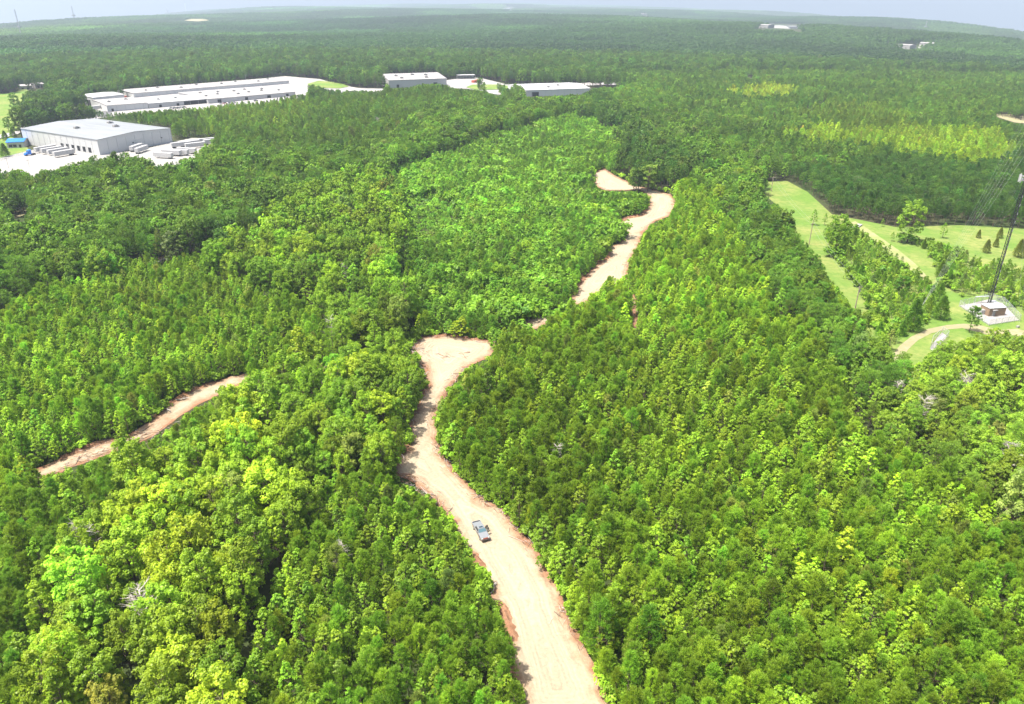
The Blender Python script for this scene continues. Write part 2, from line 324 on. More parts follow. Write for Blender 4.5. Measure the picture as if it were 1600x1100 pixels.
def dirt_mat():
    m_ = bpy.data.materials.new('bare_red_clay_and_sand'); m_.use_nodes = True; n = m_.node_tree; P = n.nodes['Principled BSDF']; L = n.links.new
    P.inputs['Roughness'].default_value = 1; P.inputs['Specular IOR Level'].default_value = .1
    ge = n.nodes.new('ShaderNodeNewGeometry'); at = n.nodes.new('ShaderNodeAttribute'); at.attribute_name = 'edge'
    a = n.nodes.new('ShaderNodeTexNoise'); a.inputs['Scale'].default_value = .22; a.inputs['Detail'].default_value = 8; a.inputs['Roughness'].default_value = .65; L(ge.outputs['Position'], a.inputs['Vector'])
    # distance to the verge, made uneven
    m1 = n.nodes.new('ShaderNodeMath'); m1.operation = 'MULTIPLY_ADD'; m1.inputs[1].default_value = 7; m1.inputs[2].default_value = -3.4; L(a.outputs[0], m1.inputs[0])
    m2 = n.nodes.new('ShaderNodeMath'); m2.operation = 'ADD'; L(at.outputs['Fac'], m2.inputs[0]); L(m1.outputs[0], m2.inputs[1])
    r = n.nodes.new('ShaderNodeMapRange'); r.inputs[1].default_value = .4; r.inputs[2].default_value = 3.2; L(m2.outputs[0], r.inputs[0])
    cr = n.nodes.new('ShaderNodeValToRGB'); e = cr.color_ramp.elements
    e[0].position = 0; e[0].color = (.25, .135, .078, 1); e[1].position = 1; e[1].color = (.35, .29, .205, 1)
    x = e.new(.45); x.color = (.30, .215, .14, 1)
    L(r.outputs[0], cr.inputs[0])
    # wheel ruts running along the verge lines
    cx = n.nodes.new('ShaderNodeCombineXYZ'); sc = n.nodes.new('ShaderNodeMath'); sc.operation = 'MULTIPLY'; sc.inputs[1].default_value = 1.7; L(at.outputs['Fac'], sc.inputs[0])
    sp = n.nodes.new('ShaderNodeSeparateXYZ'); L(ge.outputs['Position'], sp.inputs[0]); ms = n.nodes.new('ShaderNodeMath'); ms.operation = 'MULTIPLY'; ms.inputs[1].default_value = .05; L(sp.outputs[1], ms.inputs[0])
    L(sc.outputs[0], cx.inputs[0]); L(ms.outputs[0], cx.inputs[1])
    ru = n.nodes.new('ShaderNodeTexNoise'); ru.inputs['Scale'].default_value = 1; ru.inputs['Detail'].default_value = 5; L(cx.outputs[0], ru.inputs['Vector'])
    fi = n.nodes.new('ShaderNodeTexNoise'); fi.inputs['Scale'].default_value = 1.6; fi.inputs['Detail'].default_value = 8; fi.inputs['Roughness'].default_value = .75; L(ge.outputs['Position'], fi.inputs['Vector'])
    ad = n.nodes.new('ShaderNodeMath'); ad.operation = 'ADD'; L(ru.outputs[0], ad.inputs[0]); L(fi.outputs[0], ad.inputs[1])
    rr = n.nodes.new('ShaderNodeMapRange'); rr.inputs[1].default_value = .75; rr.inputs[2].default_value = 1.25; rr.inputs[3].default_value = .68; rr.inputs[4].default_value = 1.08; L(ad.outputs[0], rr.inputs[0])
    mu = n.nodes.new('ShaderNodeMix'); mu.data_type = 'RGBA'; mu.blend_type = 'MULTIPLY'; mu.inputs[0].default_value = 1; L(cr.outputs[0], mu.inputs[6]); L(rr.outputs[0], mu.inputs[7])
    L(mu.outputs[2], P.inputs['Base Color'])
    bm = n.nodes.new('ShaderNodeBump'); bm.inputs['Strength'].default_value = .5; bm.inputs['Distance'].default_value = .25; L(ad.outputs[0], bm.inputs['Height']); L(bm.outputs[0], P.inputs['Normal'])
    return m_
M_DIRT = dirt_mat()
M_CLAY = ground_mat('orange_clay', (.26, .225, .145), (.30, .265, .18), (.20, .20, .09), .03, .5)

rs = [0.0]; r_ = 8.0
while r_ < 11800: rs.append(r_); r_ = r_ * 1.035 + 2
nA = 360
gv = [(0, 0, 0.)]; gf = []
for r_ in rs[1:]:
    an = np.arange(nA) * 2 * math.pi / nA; x = r_ * np.sin(an); y = r_ * np.cos(an); z = gz(x, y)
    gv += list(zip(x.tolist(), y.tolist(), z.tolist()))
for i in range(nA): gf.append((0, 1 + (i + 1) % nA, 1 + i))
for k in range(len(rs) - 2):
    b = 1 + k * nA; c = b + nA
    for i in range(nA):
        j = (i + 1) % nA; gf.append((b + i, b + j, c + j, c + i))
me = bpy.data.meshes.new('ground'); me.from_pydata(gv, [], gf); me.materials.append(M_FOREST); me.polygons.foreach_set('use_smooth', [True] * len(gf)); me.update()
go = link(bpy.data.objects.new('ground', me)); go['kind'] = 'structure'
print('ground lowest', min(v[2] for v in gv))

sheet('grassland', GRASS, M_GRASS, .03, 5)
sheet('dirt_road', ROAD, M_DIRT, .12, 1.2, 1.6, .14)
sheet('upper_dirt_road', ROAD_EXT, M_DIRT, .10, 2.5, 3, .2)
sheet('dirt_path', LPATH, M_DIRT, .08, 1.5, 2, .16)
sheet('gravel_track', TRACK1, M_CLAY, .07, 2, 2)
sheet('worn_track', TRACK2, ground_mat('worn_track', (.22, .24, .09), (.27, .24, .15), (.18, .22, .07), .1, .6), .07, 3, 3)
sheet('gravel_pad', PAD, M_GRAVEL, .14, 2, 3)
sheet('small_gravel_pad', PAD2, M_GRAVEL, .14, 1.5, 2)
sheet('roadside_field', LGRASS, M_GRASS, .05, 8)
sheet('concrete_yard', YARD, M_CONC, .12, 6, 12)
sheet('parking_lot', LOT, M_ASPH, .20, 6, 14)
sheet('access_road', LROAD, M_CONC, .26, 5, 8)
sheet('factory_yard', FYARD, M_GRAVEL, .10, 10, 20)
sheet('factory_lawn', FGRASS, M_GRASS, .2, 8, 14)
sheet('hall_yard', HYARD, M_GRAVEL, .10, 8, 16)
sheet('hall_lawn', HGRASS, M_GRASS, .2, 8, 14)
sheet('bare_soil', SOIL1, M_CLAY, .1, 4)
sheet('bare_soil', SOIL2, M_CLAY, .1, 8)
sheet('bare_soil', SOIL4, M_CLAY, .1, 2)
sheet('bare_soil', SOIL5, M_CLAY, .1, 2)
sheet('cleared_soil', SOIL3, M_CLAY, 1.0, 30, 60)
sheet('forest_meadow', MEADOW, M_GRASS, .1, 6)

# ------------------------------------------------------------------ tree shapes
def arr_mesh(name, V, nper, lv, mats, extra=None):
    """V: (n*nper,3) separate faces of nper corners; extra: MB of solid wood"""
    nf = len(V) // nper
    me = bpy.data.meshes.new(name)
    ev, ef = (extra.v, extra.f) if extra else ([], [])
    nev = len(ev); co = np.r_[np.array(ev, float).reshape(-1, 3), V]
    loops = []; starts = []; tot = []
    k = 0
    for f in ef: starts.append(k); tot.append(len(f)); loops += f; k += len(f)
    lp = np.r_[np.array(loops, int), np.arange(nf * nper) + nev]
    st = np.r_[np.array(starts, int), k + np.arange(nf) * nper]; tt = np.r_[np.array(tot, int), np.full(nf, nper)]
    me.vertices.add(len(co)); me.vertices.foreach_set('co', co.ravel())
    me.loops.add(len(lp)); me.loops.foreach_set('vertex_index', lp.astype(np.int32))
    me.polygons.add(len(st)); me.polygons.foreach_set('loop_start', st.astype(np.int32)); me.polygons.foreach_set('loop_total', tt.astype(np.int32))
    for m_ in mats: me.materials.append(m_)
    if len(mats) > 1: me.polygons.foreach_set('material_index', np.r_[np.full(len(ef), 1), np.zeros(nf)].astype(np.int32))
    a = me.attributes.new('lv', 'FLOAT', 'POINT'); a.data.foreach_set('value', np.r_[np.zeros(nev), np.repeat(lv, nper)].astype(np.float32))
    me.update(calc_edges=True); me.validate()
    return me
def unit(v): return v / np.maximum(np.linalg.norm(v, axis=-1, keepdims=True), 1e-9)
def leaf_quads(c, nrm, size, g, asp=1.0):
    n = len(c); t = unit(np.cross(nrm, g.normal(size=(n, 3)))); b = np.cross(nrm, t)
    s = (size * g.uniform(.6, 1.3, n))[:, None]
    return np.stack([c - t * s * asp - b * s * .6, c + t * s * asp * .3 - b * s, c + t * s * asp + b * s * .6, c - t * s * asp * .3 + b * s], 1).reshape(-1, 3)
def needle_tris(c, d, ln, wd, g):
    n = len(c); d = unit(d); t = unit(np.cross(d, g.normal(size=(n, 3)))); l = (ln * g.uniform(.6, 1.2, n))[:, None]
    return np.stack([c - t * wd, c + t * wd, c + d * l], 1).reshape(-1, 3)
def trunk_mb(h, r, lean, g, taper=.15, branches=()):
    b = MB(); p = Vector((0, 0, -.4)); n = 5
    for i in range(n):
        t = (i + 1) / n; q = Vector((lean[0] * t * t + g.normal(0, .04), lean[1] * t * t + g.normal(0, .04), h * t))
        b.tube(p, q, r * (1 - (1 - taper) * i / n), r * (1 - (1 - taper) * t), 6, cap=(i == n - 1)); p = q
    for (z, az, ln, up) in branches:
        s = Vector((lean[0] * (z / h) ** 2, lean[1] * (z / h) ** 2, z)); rr = r * (1 - .8 * z / h) * .45
        m1 = s + Vector((math.cos(az) * ln * .5, math.sin(az) * ln * .5, ln * up * .35)); e = s + Vector((math.cos(az) * ln, math.sin(az) * ln, ln * up))
        b.tube(s, m1, rr, rr * .7, 4, cap=False); b.tube(m1, e, rr * .7, rr * .2, 4, cap=False)
    return b
def young_pine(g, lod):
    H = 9.0; k = (1, .42)[lod]; br = []
    C_ = []; D_ = []; n = int(95 * k)
    for i in range(n):
        f = (i + g.random()) / n; z = 2.0 + 6.6 * f ** .85; az = g.uniform(0, 6.283)
        Rm = 1.75 * (1 - ((z - 2.0) / 7.2) ** 1.7) + .16
        ln = Rm * g.uniform(.6, 1.2); up = .45 + .7 * f
        if lod == 0 and i % 4 == 0: br.append((z, az, ln, up))
        for t in (1.0, .66):
            C_.append((math.cos(az) * ln * t, math.sin(az) * ln * t, z + ln * t * up)); D_.append((math.cos(az) * .5, math.sin(az) * .5, 1.1))
    C_.append((0, 0, H)); D_.append((0, 0, 1))
    C_ = np.array(C_); D_ = np.array(D_); q = (20, 14)[lod]
    c = np.repeat(C_, q, 0); d = unit(np.repeat(D_, q, 0)) * 1.15 + unit(g.normal(size=(len(c), 3)))
    c = c + g.normal(size=c.shape) * (.09, .13)[lod]
    V = needle_tris(c, d, (.48, .62)[lod], (.04, .075)[lod], g)
    lv = np.clip(np.repeat(g.uniform(.1, .9, len(C_)), q) * .6 + g.uniform(0, .4, len(c)), 0, 1)
    return V, 3, lv, trunk_mb(8.4, .11, (0, 0), g, .2, br)
def mature_pine(g, lod):
    H = 17.0; k = (1, .45)[lod]; br = []; C_ = []; D_ = []; T = []
    ncl = 26
    for i in range(ncl):
        f = (i + .5) / ncl; z = 7.5 + 8.6 * f; az = i * 2.4 + g.uniform(-.5, .5)
        Rm = 3.3 * math.sqrt(max(.05, 1 - ((z - 9.5) / 7.6) ** 2)); ln = Rm * g.uniform(.55, 1)
        br.append((z, az, ln, .2)); cx = np.array([math.cos(az) * ln, math.sin(az) * ln, z + ln * .2]); v = g.uniform(0, 1)
        rr = g.uniform(.9, 1.45)
        for j in range(int(20 * k)):
            o = unit(g.normal(size=3)) * g.uniform(.4, 1) ** .5; o[2] = abs(o[2]) * .55 - .12
            C_.append(cx + o * rr); D_.append((o[0], o[1], .8)); T.append(v)
    C_ = np.array(C_); D_ = np.array(D_); T = np.array(T); q = (11, 8)[lod]
    c = np.repeat(C_, q, 0); d = unit(np.repeat(D_, q, 0)) * .7 + unit(g.normal(size=(len(c), 3))); c = c + g.normal(size=c.shape) * .12
    V = needle_tris(c, d, (.55, .85)[lod], (.06, .12)[lod], g)
    lv = np.clip(np.repeat(T, q) * .45 + g.uniform(0, .55, len(c)), 0, 1)
    return V, 3, lv, trunk_mb(15.8, .24, (g.normal(0, .3), g.normal(0, .3)), g, .25, br if lod == 0 else br[::3])
def lobes_crown(g, L, size, per, upb=.55, asp=1.0):
    """L: list of (x,y,z,rx,rz,v) lobes clothed with leaves"""
    out = []; lvs = []
    for (x, y, z, rx, rz, v) in L:
        n = int(per * rx * rx); o = unit(g.normal(size=(n, 3))); o[:, 2] = np.where(o[:, 2] < -.35, -o[:, 2], o[:, 2])
        # sprays: leaves gather round a few directions so the lobe's outline is broken
        sp = unit(g.normal(size=(max(5, n // 14), 3))); sp[:, 2] = np.abs(sp[:, 2]) * 1.1 - .25; sp = unit(sp); pick = g.integers(0, len(sp), n)
        m_ = g.random(n) < .75; o = np.where(m_[:, None], unit(sp[pick] + o * .32), o)
        rad = np.where(m_, .6 + .7 * ((pick * 37 % 11) / 11.), g.uniform(.4, .95, n))
        rad = rad * (1 - .12 * g.random(n))
        c = np.c_[x + o[:, 0] * rx * rad, y + o[:, 1] * rx * rad, z + o[:, 2] * rz * rad]
        nr = unit(o * .8 + np.array([0, 0, upb]) + g.normal(size=(n, 3)) * .45)
        out.append(leaf_quads(c, nr, size, g, asp)); lvs.append(np.clip(v * .5 + .3 * ((pick * 13 % 7) / 7.) + g.uniform(0, .3, n), 0, 1))
    return np.concatenate(out), np.concatenate(lvs)
def young_broadleaf(g, lod):
    L = []; br = []; n = 34
    for i in range(n):
        f = i / (n - 1); z = 2.2 + 6.4 * f; az = i * 2.4 + g.uniform(-.4, .4); Rm = 1.95 * (1 - f ** 2.2) + .1
        ln = Rm * g.uniform(.6, 1.0); r = g.uniform(.42, .72) * (1 - .2 * f)
        L.append((math.cos(az) * ln, math.sin(az) * ln, z, r, r * .8, g.random())); br.append((z - .5, az, ln, .4))
    V, lv = lobes_crown(g, L, (.125, .24)[lod], (250, 66)[lod])
    return V, 4, lv, trunk_mb(8.2, .12, (g.normal(0, .15), g.normal(0, .15)), g, .2, br if lod == 0 else [])
def big_hardwood(g, lod):
    L = []; br = []; n = 62
    for i in range(n):
        f = (i + .5) / n; z = 4.2 + 11.0 * f ** .9; az = i * 2.4 + g.uniform(-.5, .5)
        Rm = 4.3 * math.sqrt(max(.03, 1 - ((z - 8.8) / 7.6) ** 2)); ln = Rm * g.uniform(.45, 1.0)
        r = g.uniform(.6, 1.25); L.append((math.cos(az) * ln, math.sin(az) * ln, z + g.normal(0, .5), r, r * 1.15, g.random())); br.append((max(2.5, z - 2.2), az, ln, .5))
    V, lv = lobes_crown(g, L, (.15, .33)[lod], (210, 46)[lod])
    return V, 4, lv, trunk_mb(14.5, .27, (g.normal(0, .6), g.normal(0, .6)), g, .2, br)
def shrub(g, lod):
    L = []
    for i in range(9):
        a = g.uniform(0, 6.28); l = g.uniform(0, 1.2); r = g.uniform(.5, .95); L.append((math.cos(a) * l, math.sin(a) * l, g.uniform(.5, 1.8), r, r * .9, g.random()))
    V, lv = lobes_crown(g, L, (.13, .24)[lod], (170, 50)[lod])
    return V, 4, lv, trunk_mb(1.6, .06, (0, 0), g, .4, [(0.4, a, .9, 1.0) for a in (0, 1.5, 3, 4.6)])
def cedar(g, lod):
    n = (4200, 1500)[lod]; az = g.uniform(0, 6.283, n); f = g.random(n) ** .8; z = .4 + 6.6 * f; Rm = (1.95 * (1 - f) ** .72 * (.6 + .4 * np.minimum(1, z / 1.2)) + .05) * g.uniform(.5, 1.12, n) * (1 + .16 * np.sin(z * 4.3 + 2 * az) + .13 * np.sin(5 * az + z * 2)); c = np.c_[np.cos(az) * Rm, np.sin(az) * Rm, z]; d = np.c_[np.cos(az), np.sin(az), np.full(n, .5)] + g.normal(size=(n, 3)) * .4
    return needle_tris(c, d, (.42, .6)[lod], (.09, .16)[lod], g), 3, np.clip(g.random(n), 0, 1), trunk_mb(6.6, .12, (0, 0), g)
def dead_mb(g):
    b = trunk_mb(12, .2, (g.normal(0, .6), g.normal(0, .6)), g, .2)
    for i in range(30):
        z = g.uniform(4, 11.6); az = g.uniform(0, 6.28); ln = g.uniform(1.2, 3.6) * (1 - .4 * (z - 4) / 8); s = Vector((0, 0, z)); e = s + Vector((math.cos(az) * ln, math.sin(az) * ln, ln * g.uniform(.3, .9)))
        b.tube(s, e, .075, .03, 4, cap=False)
        for j in range(7):
            t = g.uniform(.3, 1); p = s.lerp(e, t); a2 = az + g.normal(0, .9); l2 = g.uniform(.5, 1.4); q = p + Vector((math.cos(a2) * l2, math.sin(a2) * l2, l2 * g.uniform(0, .8))); b.tube(p, q, .035, .012, 3, cap=False)
    return b
KINDS = [('pine', young_pine, M_NEEDLE), ('broad', young_broadleaf, M_LEAF), ('oldpine', mature_pine, M_NEEDLE), ('hardwood', big_hardwood, M_LEAF), ('shrub', shrub, M_LEAF), ('cedar', cedar, M_NEEDLE)]
KH = [9., 9., 17., 15.5, 2.4, 7.]
NV = 6
proto = {}; shapes = []
pc = bpy.data.collections.new('tree_shapes')            # not linked to the scene: only a source for the forests
for ki, (kn, fn, ml) in enumerate(KINDS):
    for lod in (0, 1):
        for v in range(NV):
            g = np.random.default_rng(100 * ki + v + 11)
            V, nper, lv, tb = fn(g, lod)
            if lod == 0: proto[ki, v] = (arr_mesh('crown', V, nper, lv, [ml]), tb.mesh('trunk', [M_BARK], True))
            me = arr_mesh('tree_shape', V, nper, lv, [ml, M_BARK], tb)
            o = bpy.data.objects.new('tree_shape_%03d' % len(shapes), me); pc.objects.link(o); shapes.append(o)
def shape_index(ki, v, lod): return ki * 2 * NV + lod * NV + v
# far woodland: a patch of crowns, each a loose dome of leaf-sized faces grown to the scale seen from kilometres away
def patch(g, size=70, n=70, tall=15):
    out = []; lvs = []
    for i in range(n):
        x, y = g.uniform(-size / 2, size / 2, 2); r = g.uniform(2.6, 5.2); h = tall * g.uniform(.72, 1.1); m_ = 84
        o = unit(g.normal(size=(m_, 3))); o[:, 2] = np.abs(o[:, 2]); rad = g.uniform(.75, 1.08, m_)
        c = np.c_[x + o[:, 0] * r * rad, y + o[:, 1] * r * rad, h - r * .95 + o[:, 2] * r * .95 * rad - (1 - o[:, 2]) ** 2 * r * .9]
        nr = unit(o + g.normal(size=(m_, 3)) * .35); out.append(leaf_quads(c, nr, .85, g)); lvs.append(np.clip(g.uniform(.0, .75) + g.uniform(0, .3, m_), 0, 1))
    return np.concatenate(out), 4, np.concatenate(lvs)
NP = 5; patch0 = len(shapes)
for v in range(NP):
    V, nper, lv = patch(np.random.default_rng(900 + v)); o = bpy.data.objects.new('tree_shape_%03d' % len(shapes), arr_mesh('woodland_patch', V, nper, lv, [M_LEAF])); pc.objects.link(o); shapes.append(o)

# ------------------------------------------------------------------ where the trees stand
# region: outline (of the canopy, in picture pixels), weights of the kinds, grid class, height range, tint, spread of tint
A, B_, D_ = 2.35, 4.1, 5.4
T_BR = (1.0, 1.0, 1.0)
REG = [
 ('the wide plantation right of the dirt road', [(960,1160),(845,860),(676,680),(690,610),(770,545),(860,490),(960,430),(1000,370),(1060,290),(1085,270),(1165,385),(1235,485),(1335,640),(1440,705),(1640,830),(1640,1160)], (.60,.40,0,0,0,0), A, (6.2,9.6), (1.03,1.0,.9)),
 ('the tall hardwoods at the lower left', [(20,1160),(60,930),(170,820),(215,760),(300,720),(350,670),(400,640),(455,700),(520,760),(480,830),(430,900),(400,960),(330,1160)], (0,.12,0,.88,0,0), D_, (11,16.5), (1.15,1.03,.95)),
 ('the hardwood hollow beside the road bend', [(440,560),(455,545),(540,560),(650,540),(668,575),(662,600),(640,640),(632,700),(560,740),(500,745),(450,690),(410,630)], (.0,.25,.05,.70,0,0), B_, (9.5,13.5), (1.0,.98,.9)),
 ('the tall hardwood clump between the plantations', [(330,420),(360,380),(440,330),(520,280),(600,275),(640,320),(640,370),(610,420),(640,480),(650,530),(560,560),(520,530),(480,470),(430,450)], (0,.15,0,.85,0,0), D_, (10.5,15), (.88,.90,.85)),
 ('the vine covered scrub in the centre', [(610,300),(690,290),(730,310),(720,345),(660,370),(630,360)], (0,.15,0,0,.85,0), A, (2.2,4.5), (.75,.88,1.1)),
 ('the bushy young wood in the centre', [(590,275),(760,210),(900,175),(1000,205),(960,262),(1015,300),(1010,340),(960,370),(890,460),(790,535),(660,530),(640,440),(630,350)], (.22,.56,0,.02,.20,0), A, (4.3,7.6), (.72, .84, .95)),
 ('the mixed plantation left of the hollow', [(-60,480),(100,440),(270,385),(350,400),(440,450),(520,520),(440,560),(400,590),(280,600),(150,690),(0,740),(-60,740)], (.46,.54,0,0,0,0), A, (6.2,8.6), (1.03,1.02,1.0)),
 ('the pine plantation below the left path', [(-60,740),(60,735),(200,690),(300,640),(400,600),(440,600),(300,720),(170,820),(60,930),(0,1160),(-80,1160)], (.72,.28,0,0,0,0), A, (6.5,9.0), (.88,.88,.95)),
 ('the young plantation left of the dirt road', [(330,1160),(400,960),(480,830),(520,750),(620,700),(700,790),(840,1160)], (.58,.42,0,0,0,0), A, (6.5,9.0), (.98,.98,1.0)),
 ('the pale yellow green plantation', [(300,176),(350,166),(400,158),(480,156),(500,176),(440,194),(340,194)], (.6,.4,0,0,0,0), B_, (7,10), (.86,.84,.9)),
 ('the pale yellow green plantation', [(1235,168),(1300,160),(1400,162),(1435,182),(1400,203),(1300,200),(1240,182)], (.6,.4,0,0,0,0), B_, (7,10), (.80,.76,.85)),
 ('the bright green plantation', [(1110,138),(1220,132),(1240,150),(1120,150)], (.6,.4,0,0,0,0), B_, (7,10), (1.5,1.15,1.1)),
 ('the bright green plantation', [(1190,205),(1250,200),(1400,188),(1560,200),(1590,250),(1400,246),(1250,225)], (.5,.5,0,0,0,0), B_, (7,10), (1.25,1.1,1.0)),
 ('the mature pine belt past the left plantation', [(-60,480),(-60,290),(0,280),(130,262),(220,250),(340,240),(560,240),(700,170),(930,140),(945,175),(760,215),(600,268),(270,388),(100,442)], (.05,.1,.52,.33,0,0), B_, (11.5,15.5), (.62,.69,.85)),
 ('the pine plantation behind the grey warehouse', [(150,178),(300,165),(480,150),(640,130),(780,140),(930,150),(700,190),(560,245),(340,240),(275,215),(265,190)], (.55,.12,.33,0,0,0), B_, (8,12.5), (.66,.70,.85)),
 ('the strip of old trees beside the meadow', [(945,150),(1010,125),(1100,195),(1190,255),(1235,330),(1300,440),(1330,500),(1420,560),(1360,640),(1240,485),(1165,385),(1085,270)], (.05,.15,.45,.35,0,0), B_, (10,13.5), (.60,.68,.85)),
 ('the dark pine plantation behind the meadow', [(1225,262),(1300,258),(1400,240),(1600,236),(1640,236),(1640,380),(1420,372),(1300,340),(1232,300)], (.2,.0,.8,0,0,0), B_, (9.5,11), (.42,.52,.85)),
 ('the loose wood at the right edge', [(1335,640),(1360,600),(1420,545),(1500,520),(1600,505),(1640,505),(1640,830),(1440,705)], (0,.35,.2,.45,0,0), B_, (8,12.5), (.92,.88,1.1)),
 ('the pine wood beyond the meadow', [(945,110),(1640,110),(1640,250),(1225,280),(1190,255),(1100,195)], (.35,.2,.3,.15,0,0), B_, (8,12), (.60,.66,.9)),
]
SPARSE = [(1285,362),(1330,360),(1440,420),(1480,450),(1462,520),(1400,560),(1380,600),(1330,480)]      # scrub band inside the grassland
SPARSE2 = [(1410,376),(1450,382),(1510,402),(1560,416),(1640,430),(1640,500),(1592,488),(1556,464),(1500,464),(1470,440),(1440,400)]
DEFAULT = 30; SCRUB = 31

def value_noise(x, y, s, seed=0):
    xi = x / s; yi = y / s; x0 = np.floor(xi); y0 = np.floor(yi); fx = xi - x0; fy = yi - y0; fx = fx * fx * (3 - 2 * fx); fy = fy * fy * (3 - 2 * fy)
    def h(a, b): return np.modf(np.abs(np.sin(a * 127.1 + b * 311.7 + seed * 74.7) * 43758.5453))[0]
    return (h(x0, y0) * (1 - fx) + h(x0 + 1, y0) * fx) * (1 - fy) + (h(x0, y0 + 1) * (1 - fx) + h(x0 + 1, y0 + 1) * fx) * fy
def grid(s, r0, r1, amax=R(43)):
    n = int(r1 / s); gx, gy = np.meshgrid(np.arange(-n * .72, n * .72) * s, np.arange(0, n + 1) * s)
    x = gx.ravel() + rng.uniform(-.42, .42, gx.size) * s; y = gy.ravel() + rng.uniform(-.42, .42, gx.size) * s
    r = np.hypot(x, y); k = (r > r0) & (r < r1) & (np.abs(np.arctan2(x, y)) < np.where(r < 220, R(60), amax))
    return x[k], y[k]
P_ = {k: [] for k in ('x', 'y', 'z', 'k', 'h', 't', 'reg')}
def place(s, r0, r1, default_here):
    x, y = grid(s, r0, r1); z = gz(x, y); r = np.hypot(x, y)
    bx, by = project(np.c_[x, y, z]); ok = ~inany(CLEAR, bx, by)
    ex = inany([GRASS], bx, by); scr = inany([SPARSE, SPARSE2], bx, by)
    cx, cy = project(np.c_[x, y, z + 7])
    cx = cx + (value_noise(x, y, 13, 11) - .5) * 44 * np.minimum(1, 250 / r) ** .5; cy = cy + (value_noise(x, y, 11, 12) - .5) * 30 * np.minimum(1, 250 / r) ** .8; cx = cx + (value_noise(x, y, 70, 31) - .5) * 50 * (r > 500); cy = cy + (value_noise(x, y, 60, 32) - .5) * 12 * (r > 500)      # stands run into one another
    reg = np.full(len(x), DEFAULT)
    for i in range(len(REG) - 1, -1, -1):
        reg[inside(REG[i][1], cx, cy)] = i
    reg[(reg == DEFAULT) & (r < 360) & (cy > 400)] = 6
    reg[ex] = SCRUB
    cls = np.array([R_[3] for R_ in REG] + [0] * (32 - len(REG))); cls[DEFAULT] = -1; cls[SCRUB] = A
    want = cls[np.minimum(reg, 31)] == s
    if default_here: want |= (reg == DEFAULT)
    ok &= want; ok &= ~(ex & ~scr)
    x, y, z, r, reg = x[ok], y[ok], z[ok], r[ok], reg[ok]
    n = len(x); u = rng.random(n); kk = np.zeros(n, int); h = np.zeros(n); T = np.zeros((n, 3))
    cl = value_noise(x, y, 14, 3) * .6 + value_noise(x, y, 5, 4) * .4; cl2 = np.clip((cl - .5) * 2.2, -.5, .5)   # kinds grow in clumps
    u2 = np.clip(u * .55 + (cl2 + .5) * .45, 0, .9999); u2 = np.argsort(np.argsort(u2)) / max(1, n)
    big = value_noise(x, y, 60, 5)
    for i in set(reg.tolist()):
        mk = reg == i
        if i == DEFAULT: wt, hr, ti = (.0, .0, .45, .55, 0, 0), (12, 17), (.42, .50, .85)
        elif i == SCRUB: wt, hr, ti = (.20, .33, 0, 0, .40, .07), (2.8, 6.0), (.86, .88, 1.05)
        else: wt, hr, ti = REG[i][2], REG[i][4], REG[i][5]
        v = u2[mk]; v = (np.argsort(np.argsort(v)) + .5) / len(v)
        kk[mk] = np.searchsorted(np.cumsum(wt), v).clip(0, 5)
        m_ = int(mk.sum()); h[mk] = rng.uniform(hr[0], hr[1], m_) * rng.choice([1, 1, 1, .9, .72, 1.13, 1.28], m_, p=[.2, .2, .2, .14, .12, .1, .04])
        br = np.exp(rng.normal(0, .20, m_) + (big[mk] - .5) * .35); hue = rng.normal(0.03, .09, m_)
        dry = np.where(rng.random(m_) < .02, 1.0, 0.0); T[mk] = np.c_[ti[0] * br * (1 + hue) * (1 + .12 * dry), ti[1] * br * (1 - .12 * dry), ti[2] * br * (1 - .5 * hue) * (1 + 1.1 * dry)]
    sc = reg == SCRUB
    keep = ~sc | (rng.random(n) < .85)
    h[(kk == 4) & (reg != 5)] *= .7
    # nothing may hide a place the picture shows
    def hides(h):
        fy = np.zeros(n, bool); cr = np.where(kk == 3, .27, np.where(kk == 2, .19, .2)) * h
        for t in (.3, .5, .7, .85, 1.0):
            px, py = project(np.c_[x, y, z + h * t]); fy |= inany(KEEP, px, py)
        for s_ in (-1, 1):
            px, py = project(np.c_[x + s_ * cr, y, z + h * .6]); fy |= inany(KEEP, px, py)
        return fy
    fy = hides(h)
    for f_ in (.62, .35):               # where a tall tree would stand in the way a small one grows
        h2 = np.where(fy, h * f_, h); kk = np.where(fy & (kk == 3), 1, np.where(fy & (kk == 2), 0, kk)); f2 = hides(h2)
        h = np.where(fy & ~f2, h2, h); fy = fy & f2
    px, py = project(np.c_[x, y, z + h * .5]); lowk = inany(LOWKEEP, px, py) & (rng.random(n) < .97) & (r < 600)
    px0, py0 = project(np.c_[x, y, z]); lowk |= inany(LOWKEEP, px0, py0) & (rng.random(n) < .96)
    gap = inany(GAPS, px, py) | inany(GAPS, *project(np.c_[x, y, z + h]))
    # a tree in the way may be a small one instead
    keep &= ~fy & ~lowk & ~gap
    for a, b in zip(('x', 'y', 'z', 'k', 'h', 't', 'reg'), (x, y, z, kk, h, T, reg)): P_[a].append(b[keep])
